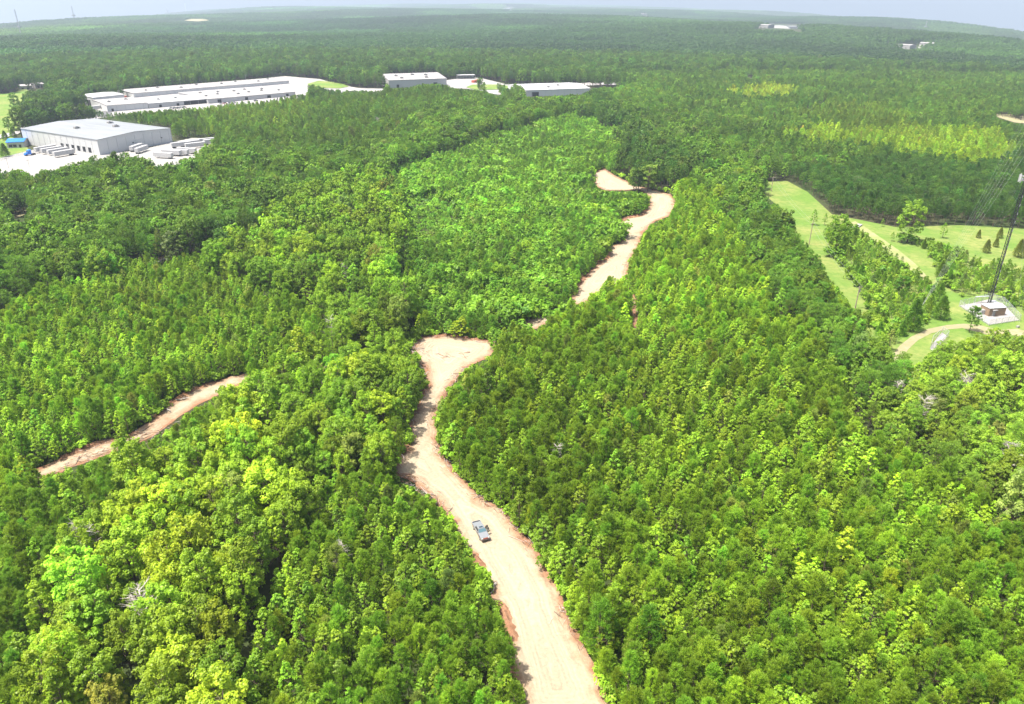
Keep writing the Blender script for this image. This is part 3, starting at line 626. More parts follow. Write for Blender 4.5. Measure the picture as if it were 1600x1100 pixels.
def verge_growth(poly, n, spread, outer):
    W = np.array([ground(px, py)[:2] for px, py in poly]); S = np.roll(W, -1, 0) - W; Ls = np.hypot(S[:, 0], S[:, 1]); k = rng.choice(len(W), n, p=Ls / Ls.sum())
    p = W[k] + S[k] * rng.random((n, 1)) + rng.normal(0, spread, (n, 2)); x, y = p.T; z = gz(x, y); h = rng.uniform(.7, 2.6, n) * rng.choice([1, 1, 1.5], n)
    ok = ~inany(CLEAR, *project(np.c_[x, y, z]))
    for t in (.3, .6, .9): ok &= ~inany(KEEP, *project(np.c_[x, y, z + h * t]))
    x, y, z, h = x[ok], y[ok], z[ok], h[ok]; m_ = len(x); br = np.exp(rng.normal(0, .22, m_)); T = np.c_[.92 * br, .9 * br, br]
    for a, b in zip(('x', 'y', 'z', 'k', 'h', 't', 'reg'), (x, y, z, rng.choice([4, 4, 4, 1, 0], m_), h, T, np.full(m_, outer))): P_[a].append(b)
place(A, 45, 900, False)
place(B_, 45, 1500, False)
place(D_, 45, 1500, True)
verge_growth(ROAD, 2600, 2.2, 19); verge_growth(ROAD_EXT, 1500, 2.5, 19); verge_growth(LPATH, 1200, 2.2, 19)
for a in P_: P_[a] = np.concatenate(P_[a])
FOOT = []       # building footprints, filled by building() before the forest is grown
def drop_in_footprints():
    bad = np.zeros(len(P_['x']), bool)
    for f in FOOT: bad |= inside(f, P_['x'], P_['y'])
    for a in P_: P_[a] = P_[a][~bad]

# ------------------------------------------------------------------ buildings
def frame(A, B, side=1):
    a = ground(*A); b = ground(*B); d = b - a; L = math.hypot(d[0], d[1]); return a, L, math.atan2(d[1], d[0])
def building(name, A, B, depth, h, rise, label, roofm, wallm, ridge='x', extras=None, seams=0, cat='building'):
    """A, B: the near wall's feet in the picture; the building reaches back by depth. ridge 'x' runs along the near wall"""
    a, L, rz = frame(A, B)
    e = empty(name, tuple(a + np.array([0, 0, -.1])), rz, label, cat)
    wl = MB(); rf = MB(); D = depth; o = .35
    if ridge == 'x':
        wl.prism([(0, -1), (D, -1), (D, h), (D / 2, h + rise), (0, h)], 0, L)      # profile across depth
        wl.v = [(y, x, z) for x, y, z in wl.v]
        sl_ = [((-o, h + .02), (D / 2, h + rise + .05)), ((D / 2, h + rise + .05), (D + o, h + .02))]
        for (x0, z0), (x1, z1) in sl_:
            rf.quad([(-o, x0, z0), (L + o, x0, z0), (L + o, x1, z1), (-o, x1, z1)]); rf.quad([(-o, x0, z0 + .25), (L + o, x0, z0 + .25), (L + o, x1, z1 + .25), (-o, x1, z1 + .25)])
        rf.quad([(-o, -o, h + .02), (L + o, -o, h + .02), (L + o, -o, h + .27), (-o, -o, h + .27)])
        for X in (-o, L + o):
            rf.quad([(X, -o, h + .02), (X, D / 2, h + rise + .05), (X, D / 2, h + rise + .30), (X, -o, h + .27)]); rf.quad([(X, D / 2, h + rise + .05), (X, D + o, h + .02), (X, D + o, h + .27), (X, D / 2, h + rise + .30)])
        zr = lambda x, y: h + .27 + rise * (1 - abs(y - D / 2) / (D / 2))
    else:
        wl.prism([(0, -1), (L, -1), (L, h), (L / 2, h + rise), (0, h)], 0, D)
        for (x0, z0), (x1, z1) in (((-o, h + .02), (L / 2, h + rise + .05)), ((L / 2, h + rise + .05), (L + o, h + .02))):
            rf.quad([(x0, -o, z0), (x1, -o, z1), (x1, D + o, z1), (x0, D + o, z0)]); rf.quad([(x0, -o, z0 + .25), (x1, -o, z1 + .25), (x1, D + o, z1 + .25), (x0, D + o, z0 + .25)])
            rf.quad([(x0, -o, z0), (x1, -o, z1), (x1, -o, z1 + .25), (x0, -o, z0 + .25)])
        for X in (-o, L + o): rf.quad([(X, -o, h + .02), (X, D + o, h + .02), (X, D + o, h + .27), (X, -o, h + .27)])
        zr = lambda x, y: h + .27 + rise * (1 - abs(x - L / 2) / (L / 2))
    if seams:
        k = 0.0
        while k < D: wl.box((-.06, k, h / 2 - .4), (.12, .22, h - .4), mi=1); k += seams
        k = 0.0
        while k < L: wl.box((k, -.06, h / 2 - .4), (.22, .12, h - .4), mi=1); k += seams
    wall = wl.build('wall', [wallm, M_GREY2], e); roof = rf.build('roof', roofm, e)
    if extras: extras(e, L, D, h, zr, roof, wall)
    ca, sa = math.cos(rz), math.sin(rz)
    FOOT.append([(a[0] + x * ca - y * sa, a[1] + x * sa + y * ca) for x, y in ((-5, -5), (L + 5, -5), (L + 5, D + 5), (-5, D + 5))])
    return e, L, rz, a
def units(spots, size=(2.6, 2, 1.3)):
    def f(e, L, D, h, zr, roof, wall):
        for u_, v_ in spots:
            b = MB(); x, y = u_ * L, v_ * D; z = zr(x, y)
            b.box((x, y, z + size[2] / 2 - .2), size, mi=0); b.box((x, y, z + size[2] + .02), (size[0] * .5, size[1] * .5, .35), mi=1); b.box((x + size[0] * .7, y, z + .1), (size[0] * .4, size[1] * .4, .6), mi=1)
            b.build('rooftop_unit', [M_OFFW, M_GREY], roof)
    return f
def openings(lst, col=M_DARK, name='door'):
    def f(e, L, D, h, zr, roof, wall):
        for (face, u_, w_, z0, z1) in lst:
            b = MB(); t = .14
            if face == 'front': b.box((u_ * L, -.02, (z0 + z1) / 2), (w_, t, z1 - z0)); b.box((u_ * L, -.05, z1 + .12), (w_ + .5, t + .1, .22), mi=1)
            else: b.box((-.02, u_ * D, (z0 + z1) / 2), (t, w_, z1 - z0)); b.box((-.05, u_ * D, z1 + .12), (t + .1, w_ + .5, .22), mi=1)
            b.build(name, [col, M_GREY], wall)
    return f
def both(*fs):
    def f(*a):
        for g in fs: g(*a)
    return f
# the grey warehouse: near corner, right corner, depth towards the left
a, b, c = ground(157, 243), ground(270, 222.5), ground(46, 230)
Lw = float(np.hypot(*(b - a)[:2])); Dw = float(np.hypot(*(c - a)[:2])); hw = zat(b, 200) 
print('warehouse', Lw, Dw, hw)
def ware_ex(e, L, D, h, zr, roof, wall):
    units([(.3, .55), (.62, .35), (.8, .6)], (3.4, 2.4, 1.5))(e, L, D, h, zr, roof, wall)
    openings([('left', v, 3.2, 1.1, 4.4) for v in (.12, .19, .26, .33, .40, .47)], name='loading_door')(e, L, D, h, zr, roof, wall)
    openings([('front', .45, 1.2, 4.6, 5.2), ('front', .85, 1.2, 4.6, 5.2)], name='vent')(e, L, D, h, zr, roof, wall)
    b_ = MB(); b_.box((L - .25, -.02, h / 2), (.4, .2, h)); b_.build('downpipe', M_GREY2, wall)
building('warehouse', (157, 243), (270, 222.5), Dw * 1.2, hw, 1.6, 'large pale grey warehouse with loading doors and a blue entrance canopy beside it', M_GREYROOF, M_PANEL, 'y', ware_ex, 7.0)
def house_ex(e, L, D, h, zr, roof, wall):
    openings([('front', .2, 2.2, .8, 2.6), ('front', .45, 2.2, .8, 2.6), ('front', .75, 1.4, 0, 2.4)])(e, L, D, h, zr, roof, wall)
building('office_building', (12, 232), (39, 230.5), 14, 4.2, 1.4, 'low office with a bright blue roof at the foot of the grey warehouse', M_BLUE, M_WHITE, 'x', house_ex)
building('factory_hall', (169, 175.5), (232, 170), 52, 6.0, .5, 'white front hall of the factory with a blue grey front wall, left end', M_OFFW, M_PANEL, 'x', both(units([(.2, .4), (.7, .6)]), openings([('front', .12, 2, 0, 3)])), 8)
building('factory_wing', (233, 170), (322, 162), 40, 4.8, .4, 'long low white wing with a dark front panel in the middle of the factory', M_WHITE, M_WHITE, 'x', both(units([(.3, .5), (.6, .5)]), openings([('front', .88, 30, .4, 4.2), ('front', .5, 2.5, 0, 3), ('front', .2, 2.5, 0, 3)])), 8)
building('factory_hall', (148, 166), (196, 160), 34, 8, 1.2, 'white factory hall with a dark doorway at the left end of the yard', M_WHITE, M_PANEL, 'x', openings([('left', .25, 6, 0, 5.5)]), 8)
building('flat_roofed_factory', (326, 162.5), (462, 150), 74, 4.6, .3, 'low factory with a wide pale roof dotted with rooftop units', M_OFFW, M_WHITE, 'x', both(units([(.08, .3), (.15, .7), (.24, .4), (.33, .65), (.42, .25), (.5, .6), (.58, .35), (.66, .7), (.75, .4), (.83, .6), (.92, .3)]), openings([('front', .12, 4, 0, 3.5), ('front', .42, 3, 0, 3.5), ('front', .68, 4, 0, 3.5), ('front', .9, 3, 0, 3.5)])), 9)
building('long_factory_shed', (210, 153), (452, 131), 44, 4.6, .5, 'longest white shed of the factory, below the dark tree line', M_OFFW, M_PANEL, 'x', units([(.1, .3), (.2, .6), (.31, .3), (.44, .6), (.58, .4), (.7, .6), (.82, .3), (.93, .6)]), 9)
building('metal_hall', (608, 137.5), (698, 134), 70, 8.5, 4, 'white metal hall with a wide ribbed roof alone beyond the trees', M_OFFW, M_WHITE, 'x', both(units([(.2, .3), (.5, .35), (.72, .3), (.25, .12), (.68, .12)], (3.5, 3, 1.6)), openings([('front', .15, 3, 0, 3.5), ('front', .8, 5, 0, 4.5)])), 7.5)
building('white_roofed_hall', (822, 151), (922, 147.5), 62, 6.5, 2.2, 'hall with a broad bright white roof behind the pine belt', M_WHITE, M_PANEL, 'x', both(units([(.4, .2), (.6, .35)], (3, 3, 1.4)), openings([('front', .14, 8, 0, 4.5)])), 7.5)
# open carport
a, L, rz = frame((715, 124), (743, 123.5)); e = empty('open_shed', tuple(a), rz, 'small open fronted shed with a white roof behind the metal hall', 'shed')
b = MB(); b.box((L / 2, 5, 5), (L, 11, .3)); b.build('roof', M_WHITE, e)
for i in range(7): b = MB(); b.box((L * i / 6 + (.2 if i == 0 else -.2 if i == 6 else 0), .4, 2.4), (.3, .3, 4.9)); b.build('post', M_WHITE, e)
b = MB(); b.box((L / 2, 10, 2.4), (L, .3, 4.85)); b.build('rear_wall', M_GREY, e)
for i, (A_, B__, dp, hh, lb) in enumerate([((30, 140.6), (50, 139.4), 12, 4, 'white house at the far edge of the left field'), ((56, 138), (70, 136.5), 10, 4, 'smaller white house between dark trees left of the factory'),
        ((1184, 43.5), (1200, 44), 60, 8, 'leftmost of the far white sheds near the horizon'), ((1204, 43.5), (1226, 44.5), 60, 9, 'widest of the far white sheds near the horizon'), ((1233, 44.5), (1246, 45), 50, 8, 'second from the right of the far white sheds'), ((1250, 45), (1266, 46), 60, 8, 'rightmost of the far white sheds near the horizon'),
        ((1402, 75), (1421, 77), 26, 7, 'far white building left of the pale drive'), ((1436, 72), (1458, 74), 22, 7, 'far white building right of the pale drive'),
        ((788, 15.6), (806, 15.4), 90, 14, 'tiny white building on the horizon straight ahead'), ((1128, 36.6), (1136, 36.8), 30, 7, 'tiny white roof left of the far white sheds'), ((1000, 24), (1012, 24), 60, 9, 'tiny white roof in the distant woods')]):
    building('farm_house' if i < 2 else 'far_shed', A_, B__, dp, hh, 1.5, lb, M_OFFW, M_OFFW, 'x', openings([('front', .3, 2, 0, 2.5), ('front', .7, 2, 0, 2.5)]))
sheet('pale_drive', [(1432,82),(1434,76),(1437,72),(1458,75),(1458,76.5),(1441,75.5),(1437,83)], M_CONC, .3, 8)

# brick equipment shelter in the fenced compound
a, b = ground(1543.5, 495), ground(1569, 493.5); L = float(np.hypot(*(b - a)[:2])); rz = math.atan2((b - a)[1], (b - a)[0])
print('shelter length', L)
e = empty('equipment_shelter', tuple(a), rz, 'brown equipment shelter with a white flat roof in the gravel compound', 'shelter')
W_ = 4.2; sh = 3.0
b = MB(); b.box((L / 2, W_ / 2, sh / 2), (L, W_, sh)); wl = b.build('wall', M_BROWN, e)
b = MB(); b.box((L / 2, W_ / 2, sh + .12), (L + .3, W_ + .3, .22)); b.build('roof', M_WHITE, e)
b = MB(); b.box((1.9, -.05, 1.1), (1.1, .1, 2.2)); dr = b.build('door', M_OFFW, wl); b = MB(); b.box((1.9, -.35, 2.5), (1.8, .8, .12)); b.build('awning', M_OFFW, wl); b = MB(); b.box((2.3, -.13, 1.1), (.1, .1, .1)); b.build('handle', M_DARK, dr)
def W2(A): return ground(*A)
def gear(name, px, py, size, rz, label, cat):
    p = ground(px, py); e = empty(name, tuple(p + np.array([0, 0, .14])), rz, label, cat)
    b = MB(); b.box((0, 0, size[2] / 2 + .1), size); bd = b.build('cabinet_body', M_GALV, e)
    b = MB(); b.box((0, 0, .05), (size[0] * 1.15, size[1] * 1.2, .12)); b.build('plinth', M_CONC, e)
    b = MB()
    for i in range(3): b.box((size[0] * (-.3 + .3 * i), -size[1] / 2 - .02, size[2] * .5), (size[0] * .22, .05, size[2] * .6))
    b.build('louvre', M_GREY, e)
gear('generator', 1535, 491, (2.6, 1.3, 1.6), rz + R(0), 'grey generator at the left end wall of the brown shelter', 'generator')
gear('equipment_cabinet', 1549, 478, (2.2, 1.2, 1.8), rz, 'grey steel cabinet right of the mast foot', 'cabinet')
gear('equipment_cabinet', 1555, 480, (1.6, 1.2, 1.6), rz, 'smaller grey cabinet between the mast foot and the brown shelter roof', 'cabinet')
p = ground(1533, 474); e = empty('cable_bridge', tuple(p + np.array([0, 0, .1])), rz, 'grey ice bridge on posts behind the mast foot', 'cable bridge')
b = MB(); b.box((0, 0, 2.6), (6, .6, .12)); b.build('deck', M_GALV, e)
for x in (-2.8, 0, 2.8): b = MB(); b.box((x, 0, 1.27), (.12, .12, 2.54)); b.build('post', M_GALV, e)
# chain link fences
def wire_mat():
    m_ = bpy.data.materials.new('chain_link'); m_.use_nodes = True; n = m_.node_tree; P = n.nodes['Principled BSDF']; L = n.links.new
    P.inputs['Base Color'].default_value = (.55, .57, .57, 1); P.inputs['Metallic'].default_value = .3; P.inputs['Roughness'].default_value = .5; P.inputs['Alpha'].default_value = .28
    return m_
M_LINK = wire_mat()
def fence(name, pts, h, label, closed=True, step=3.0):
    W = [ground(*p) for p in pts]; o = W[0]; e = empty(name, tuple(o), 0, label, 'fence')
    mesh_ = MB(); rail = MB(); n = len(W); posts = []
    for i in range(n if closed else n - 1):
        p, q = W[i] - o, W[(i + 1) % n] - o; k = max(1, int(round(np.hypot(*(q - p)[:2]) / step)))
        mesh_.quad([p, q, q + np.array([0, 0, h]), p + np.array([0, 0, h])])
        rail.tube(p + np.array([0, 0, h + .03]), q + np.array([0, 0, h + .03]), .035, n=4)
        for j in range(k): posts.append(p + (q - p) * j / k)
    if not closed: posts.append(W[-1] - o)
    mesh_.build('chain_link_mesh', M_LINK, e); rail.build('top_rail', M_GALV, e)
    b = MB(); b.tube((0, 0, -.3), (0, 0, h + .15), .05, n=5); pm = b.mesh('post', M_GALV)
    for p in posts: q = bpy.data.objects.new('post', pm); q.location = tuple(p); link(q, e)
fence('chain_link_fence', [(1498, 479), (1521, 474), (1545, 467), (1567, 474), (1593, 502), (1545, 509.5)], 2.3, 'tall chain link fence around the brown shelter and the mast foot')
fence('chain_link_fence', [(1453, 546), (1456, 534), (1472, 521), (1481, 527), (1468, 541)], 2.2, 'small chain link enclosure below the curve of the gravel track')
fence('chain_link_fence', [(0, 252), (48, 240), (60, 236)], 2.2, 'chain link fence between the lawn and the concrete yard', False, 4)

# guyed lattice mast
base = ground(1543, 483); e = empty('radio_mast', tuple(base), rz, 'tall black lattice mast with white antennas beside the brown shelter', 'mast')
top_h = zat(base, -15)
print('mast height', top_h)
b = MB(); ww = .55; cor = [(ww * math.cos(t), ww * math.sin(t)) for t in (0, 2.094, 4.189)]
for x, y in cor: b.tube((x, y, .4), (x, y, top_h), .10, n=4)
z = .4; k = 0
while z < top_h - 1.2:
    for i in range(3):
        p, q = cor[i], cor[(i + 1) % 3]; b.tube((*p, z), (*q, z + 1.2), .06, n=3, cap=False); b.tube((*p, z + 1.2), (*q, z + 1.2), .05, n=3, cap=False)
    z += 1.2
b.build('lattice_shaft', M_MAST, e)
b = MB(); z = 2.0
while z < top_h - 1: b.box((.18, -.5, z + .9), (.2, .1, .8)); z += 2.9
b.build('cable_clamps', M_WHITE, e)
b = MB(); b.box((0, 0, .1), (1.6, 1.6, .6)); b.build('foot_block', M_CONC, e)
za = zat(base, 279)
def antennas(zc, n, rad):
    for i in range(n):
        t = 2 * math.pi * i / n + .4; x, y = rad * math.cos(t), rad * math.sin(t)
        pn = MB(); pn.box((0, 0, 0), (.34, .22, 2.5)); o = pn.build('antenna_panel', M_WHITE, e); o.location = (x, y, zc); o.rotation_euler = (0, 0, t)
    b = MB()
    for i in range(3):
        t0 = 2.094 * i + .1; t1 = t0 + 2.094
        for dz in (-.7, .7): b.tube((rad * .96 * math.cos(t0), rad * .96 * math.sin(t0), zc + dz), (rad * .96 * math.cos(t1), rad * .96 * math.sin(t1), zc + dz), .07, n=5); b.tube((0, 0, zc + dz), (rad * math.cos(t0), rad * math.sin(t0), zc + dz), .06, n=4)
    for i in range(6): t = i * 1.047; b.box((rad * .6 * math.cos(t), rad * .6 * math.sin(t), zc - .4), (.45, .4, .8), t)
    b.build('antenna_mount', M_WHITE, e)
antennas(za, 9, 2.0)
for (apx, apy, hs) in (((1418), 512, [zat(base, v) for v in (205, 178, 150, 118, 80, 42)]), (1478, 470, [zat(base, 262), zat(base, 296)]), (1590, 512, [zat(base, 262), zat(base, 150), zat(base, 42)])):
    an = ground(apx, apy) - base; ca, sa = math.cos(-rz), math.sin(-rz); an = np.array([an[0] * ca - an[1] * sa, an[0] * sa + an[1] * ca, an[2]])
    b = MB(); b.box((an[0], an[1], an[2] + .3), (.8, .8, .8)); b.build('anchor_block', M_CONC, e)
    for i, hh in enumerate(hs):
        p = Vector((an[0] + .5 * i, an[1] + .3 * i, an[2] + .5)); q = Vector((0, 0, hh)); b = MB(); pr = p; n = 10
        for j in range(1, n + 1):
            t = j / n; c = p.lerp(q, t); c.z -= 4 * t * (1 - t) * 1.2; b.tube(pr, c, .011, n=3, cap=False); pr = c
        b.build('guy_wire', M_WIRE, e)
# far masts on the horizon
for px, py0, py1, lb in ((34, 60, 14, 'thin lattice mast rising over the woods at the far left'), (117, 34, 9, 'fainter mast on the horizon, second from the left'), (290, 14, 2, 'faint mast on the horizon above the metal hall'), (1445, 48, 33, 'faint mast on the horizon at the right'), (262, 24, 12, 'tiny mast above the woods beyond the factory')):
    p = ground(px, py0); d = np.hypot(p[0], p[1]); hh = zat(p, py1); ww = d * .00045
    e = empty('far_mast', tuple(p), 0, lb, 'mast'); b = MB(); cor = [(ww * math.cos(t), ww * math.sin(t)) for t in (0, 2.094, 4.189)]
    for x, y in cor: b.tube((x, y, 0), (x, y, hh), ww * .28, ww * .2, n=4)
    z = 0; st = ww * 3
    while z < hh - st:
        for i in range(3): b.tube((*cor[i], z), (*cor[(i + 1) % 3], z + st), ww * .16, n=3, cap=False)
        z += st
    b.build('lattice_shaft', M_GREY, e); b = MB(); b.box((0, 0, hh * .4), (ww * 6, ww * 6, ww * 3)); b.build('antenna_ring', M_GREY, e)
# utility poles and yard lamps
def pole(px, py0, py1, label, trans=False, r=.16):
    p = ground(px, py0); hh = zat(p, py1); e = empty('utility_pole', tuple(p), R(20), label, 'utility pole')
    b = MB(); b.tube((0, 0, -.5), (0, 0, hh), r, r * .65, 7); b.build('pole_shaft', M_WOOD, e)
    b = MB(); b.box((0, -.2, hh - .5), (2.2, .12, .14)); arm = b.build('crossarm', M_WOOD, e)
    for x in (-1, -.4, .4, 1): b = MB(); b.tube((x, -.2, hh - .43), (x, -.2, hh - .2), .05, n=5); b.build('insulator', M_OFFW, arm)
    if trans: b = MB(); b.tube((.38, 0, hh - 2.4), (.38, 0, hh - 1.2), .28, n=9); b.build('transformer', M_GREY, e)
    return p, hh
pl1 = pole(1336, 482, 447, 'utility pole with a transformer at the lower end of the mown strip', True, .22)
pl2 = pole(1264, 382, 348, 'utility pole halfway up the mown strip', False, .2)
pl3 = pole(1205, 299, 276, 'utility pole at the top of the mown strip', False, .2)
for (a, ha), (b_, hb), lb in ((pl1, pl2, 'power line along the lower part of the mown strip'), (pl2, pl3, 'power line along the upper part of the mown strip')):
    mb = MB()
    for dx in (-1, 1):
        pr = None
        for j in range(13):
            t = j / 12; c = Vector(a + (b_ - a) * t) + Vector((dx, 0, ha + (hb - ha) * t - .3 - 4 * t * (1 - t) * 1.5))
            if pr: mb.tube(pr, c, .02, n=3, cap=False)
            pr = c
    o = mb.build('power_line', M_GREY); tag(o, lb, 'power line')
for px, py0, py1, lb in ((14, 264, 247, 'lamp post in the left part of the concrete yard'), (46, 261, 250, 'lamp post nearest the parked trailers'), (76, 182, 174, 'lamp post by the road left of the factory'), (283, 138, 124, 'lamp post on the tree line, leftmost of three'), (332, 133, 120, 'lamp post on the tree line, middle of three'), (385, 128, 117, 'lamp post on the tree line, rightmost of three'), (37, 199, 189, 'lamp post by the asphalt lot'), (912, 131, 125, 'pole along the road beyond the white roofed hall, left'), (945, 131, 123, 'pole along the road beyond the white roofed hall, middle'), (961, 131, 121, 'tallest pole along the road beyond the white roofed hall')):
    p = ground(px, py0); hh = zat(p, py1); e = empty('lamp_post', tuple(p), 0, lb, 'lamp post'); rr = max(.12, np.hypot(p[0], p[1]) * .00022)
    b = MB(); b.tube((0, 0, -.3), (0, 0, hh), rr, rr * .7, 6); b.build('post', M_GREY, e); b = MB(); b.box((0, 0, hh), (2.0, .5, .25)); b.build('lamp_head', M_OFFW, e)

# ------------------------------------------------------------------ vehicles
def trailer(p, rz, label, L=14.5, col=M_WHITE, group='white box trailers'):
    e = empty('box_trailer', tuple(p), rz, label, 'trailer', group)
    b = MB(); b.box((0, 0, 2.6), (L, 2.55, 2.75)); b.build('cargo_box', col, e)
    b = MB(); b.box((0, 0, 1.1), (L * .96, 1.0, .22)); b.build('chassis', M_DARK, e)
    for x in (-L * .40, -L * .31):
        for y in (-1.0, 1.0): w_ = MB(); w_.tube((x, y - .25, .5), (x, y + .25, .5), .5, n=12); w_.build('wheel', M_TIRE, e)
    b = MB(); b.box((L * .28, .8, .6), (.15, .15, 1.0)); b.box((L * .28, -.8, .6), (.15, .15, 1.0)); b.build('landing_gear', M_GREY, e)
    return e
wa = R(0); wdir = frame((157, 243), (270, 222.5))[2]
dirL = wdir + math.pi      # trailers back onto the left wall
for i, (px, py, lb) in enumerate([(72, 237.5, 'white trailer behind the blue tractor at the loading doors'), (82, 239.5, 'second white trailer at the loading doors'), (92, 241.5, 'third white trailer at the loading doors'), (101, 244.5, 'nearest white trailer at the loading doors')]):
    trailer(ground(px, py) + np.array([0, 0, .15]), wdir + math.pi, lb)
for i, (px, py, lb) in enumerate([(284, 231, 'left of two white trailers standing apart on the right side of the yard'), (297, 229, 'right of two white trailers standing apart on the right side of the yard'), (306, 232, 'white trailer behind the dark green pine at the yard edge'), (326, 224.5, 'farthest right white trailer in the yard'), (334, 226, 'white trailer half hidden by trees at the right end of the yard'),
        (222, 238.5, 'white trailer beside the right wall of the warehouse, nearer of two'), (214, 235.5, 'white trailer beside the right wall of the warehouse, farther of two')]):
    trailer(ground(px, py) + np.array([0, 0, .15]), wdir + R(-20 if i < 5 else 25), lb, 14)
for i, (px, py, lb) in enumerate([(256, 248, 'white trailer in the front row of the yard, nearest the trees'), (269, 244, 'second white trailer in the front row of the yard'), (281, 243, 'third white trailer in the front row of the yard'), (293, 240.5, 'white trailer with a dark open end in the front row')]):
    trailer(ground(px, py) + np.array([0, 0, .15]), wdir + R(105), lb, 14)
trailer(ground(147, 173) + np.array([0, 0, .3]), wdir + R(0), 'white trailer on the factory yard beside the road', 14)
# stacked containers at the factory
for px, py, s, m_, lb in ((193, 147, (14, 3, 4), M_OFFW, 'pale container behind the left end of the factory'), (192, 155.5, (9, 3, 3), M_RED, 'rusty red container on the factory yard'), (232, 141.5, (10, 3, 3), mat('green_paint', (.05, .22, .13), .6), 'green container at the tree line'), (306, 133.5, (18, 4, 5), M_WHITE, 'large white tank container at the tree line'), (744, 129, (16, 4, 3), M_RED, 'rusty red container row beside the open shed')):
    p = ground(px, py); e = empty('cargo_container', tuple(p + np.array([0, 0, .3])), wdir, lb, 'container')
    b = MB(); b.box((0, 0, s[2] / 2), s); b.build('container_body', m_, e)
    b = MB()
    for i in range(int(s[0])): b.box((-s[0] / 2 + .5 + i, -s[1] / 2 - .03, s[2] / 2), (.25, .06, s[2] * .94))
    b.build('corrugation', m_, e)
# blue tractor unit
p = ground(46, 243.5) + np.array([0, 0, .15]); e = empty('truck_tractor', tuple(p), wdir + math.pi, 'bright blue truck tractor coupled to a white trailer', 'truck')
b = MB(); b.prism([(-1.2, .9), (1.1, .9), (1.1, 2.5), (.4, 3.6), (-1.2, 4.0)], -1.2, 1.2); b.build('cab', M_BLUE, e)
b = MB(); b.prism([(1.1, .8), (2.9, .8), (2.8, 1.9), (1.1, 2.2)], -1.0, 1.0); b.build('hood', M_BLUE, e)
b = MB(); b.box((-2.6, 0, 1.0), (3.2, 1.0, .3)); b.build('chassis', M_DARK, e)
b = MB(); b.quad([(1.12, -1.0, 2.5), (1.12, 1.0, 2.5), (.45, 1.0, 3.5), (.45, -1.0, 3.5)]); b.v = [(x + .04, y, z) for x, y, z in b.v]; b.build('windscreen', M_GLASS, e)
for x in (2.1, -2.2, -3.4):
    for y in (-1.05, 1.05): w_ = MB(); w_.tube((x, y - .2, .5), (x, y + .2, .5), .5, n=12); w_.build('wheel', M_TIRE, e)
# cars
def car(p, rz, m_, label, group):
    e = empty('parked_car', tuple(p), rz, label, 'car', group)
    b = MB(); b.prism([(-2.2, .35), (2.2, .35), (2.25, .75), (1.2, .95), (-2.0, 1.0), (-2.25, .8)], -.88, .88); b.build('body', m_, e)
    b = MB(); b.prism([(-1.7, .97), (1.2, .93), (.5, 1.42), (-1.2, 1.45)], -.76, .76); b.build('cabin', M_GLASS, e)
    for x in (-1.4, 1.4):
        for y in (-.8, .8): w_ = MB(); w_.tube((x, y - .12, .33), (x, y + .12, .33), .33, n=10); w_.build('wheel', M_TIRE, e)
carcols = [('white', M_WHITE), ('black', M_DARK), ('silver', M_SILVER), ('dark grey', mat('dark_grey_paint', (.07, .075, .08), .3, .3)), ('red', mat('red_paint', (.35, .03, .03), .3))]
la = math.atan2(*(ground(150, 178) - ground(80, 188))[[1, 0]])
seq = [(77, 188.5, 0), (81, 187.5, 2), (88, 187, 0), (93, 186, 0), (100, 185.5, 1), (104, 184.8, 3), (108, 184.2, 1), (113, 183.2, 2), (117, 182.5, 0), (122, 182, 1), (127, 181, 3), (131, 180.6, 2), (137, 180, 1), (141, 183, 1), (146, 182, 3), (144, 178.6, 1), (151, 178, 3), (157, 178.5, 0)]
for i, (px, py, ci) in enumerate(seq):
    car(ground(px, py) + np.array([0, 0, .8]), la + R(75 + (i % 3) * 4), carcols[ci][1], '%s car on the asphalt lot behind the warehouse, place %d from the left' % (carcols[ci][0], i + 1), 'cars on the asphalt lot')
for i, (px, py, ci) in enumerate([(268, 171, 0), (273, 170.6, 2), (278, 170.2, 1), (283, 169.8, 0), (288, 169.3, 3), (345, 163.6, 0), (352, 163, 4), (359, 162.6, 0), (366, 162, 2), (400, 159, 3), (520, 147, 0), (528, 146.3, 1), (537, 145.8, 0), (546, 145.2, 2), (556, 144.6, 3), (566, 144, 0)]):
    car(ground(px, py) + np.array([0, 0, .6]), R(40 + 17 * (i % 3)), carcols[ci][1], '%s car %s' % (carcols[ci][0], 'parked in front of the factory wing, place %d from the left' % (i + 1) if i < 10 else 'in the row right of the factory lawn, place %d from the left' % (i - 9)), 'cars in front of the factory' if i < 10 else 'cars right of the factory lawn')

# silver pickup with two open doors on its driver side
pr, pf = ground(744.5, 823.5), ground(757.5, 845.5); ctr = (pr + pf) / 2; hd = math.atan2(*(pf - pr)[[1, 0]])
print('pickup length by pixels', np.hypot(*(pf - pr)[:2]), ctr)
e = empty('pickup_truck', tuple(ctr + np.array([0, 0, .12])), hd, 'silver crew cab pickup truck parked on the dirt road with its doors open', 'pickup truck')
def bev(o, w_=.05, s=2):
    md = o.modifiers.new('bevel', 'BEVEL'); md.width = w_; md.segments = s; md.limit_method = 'ANGLE'; return o
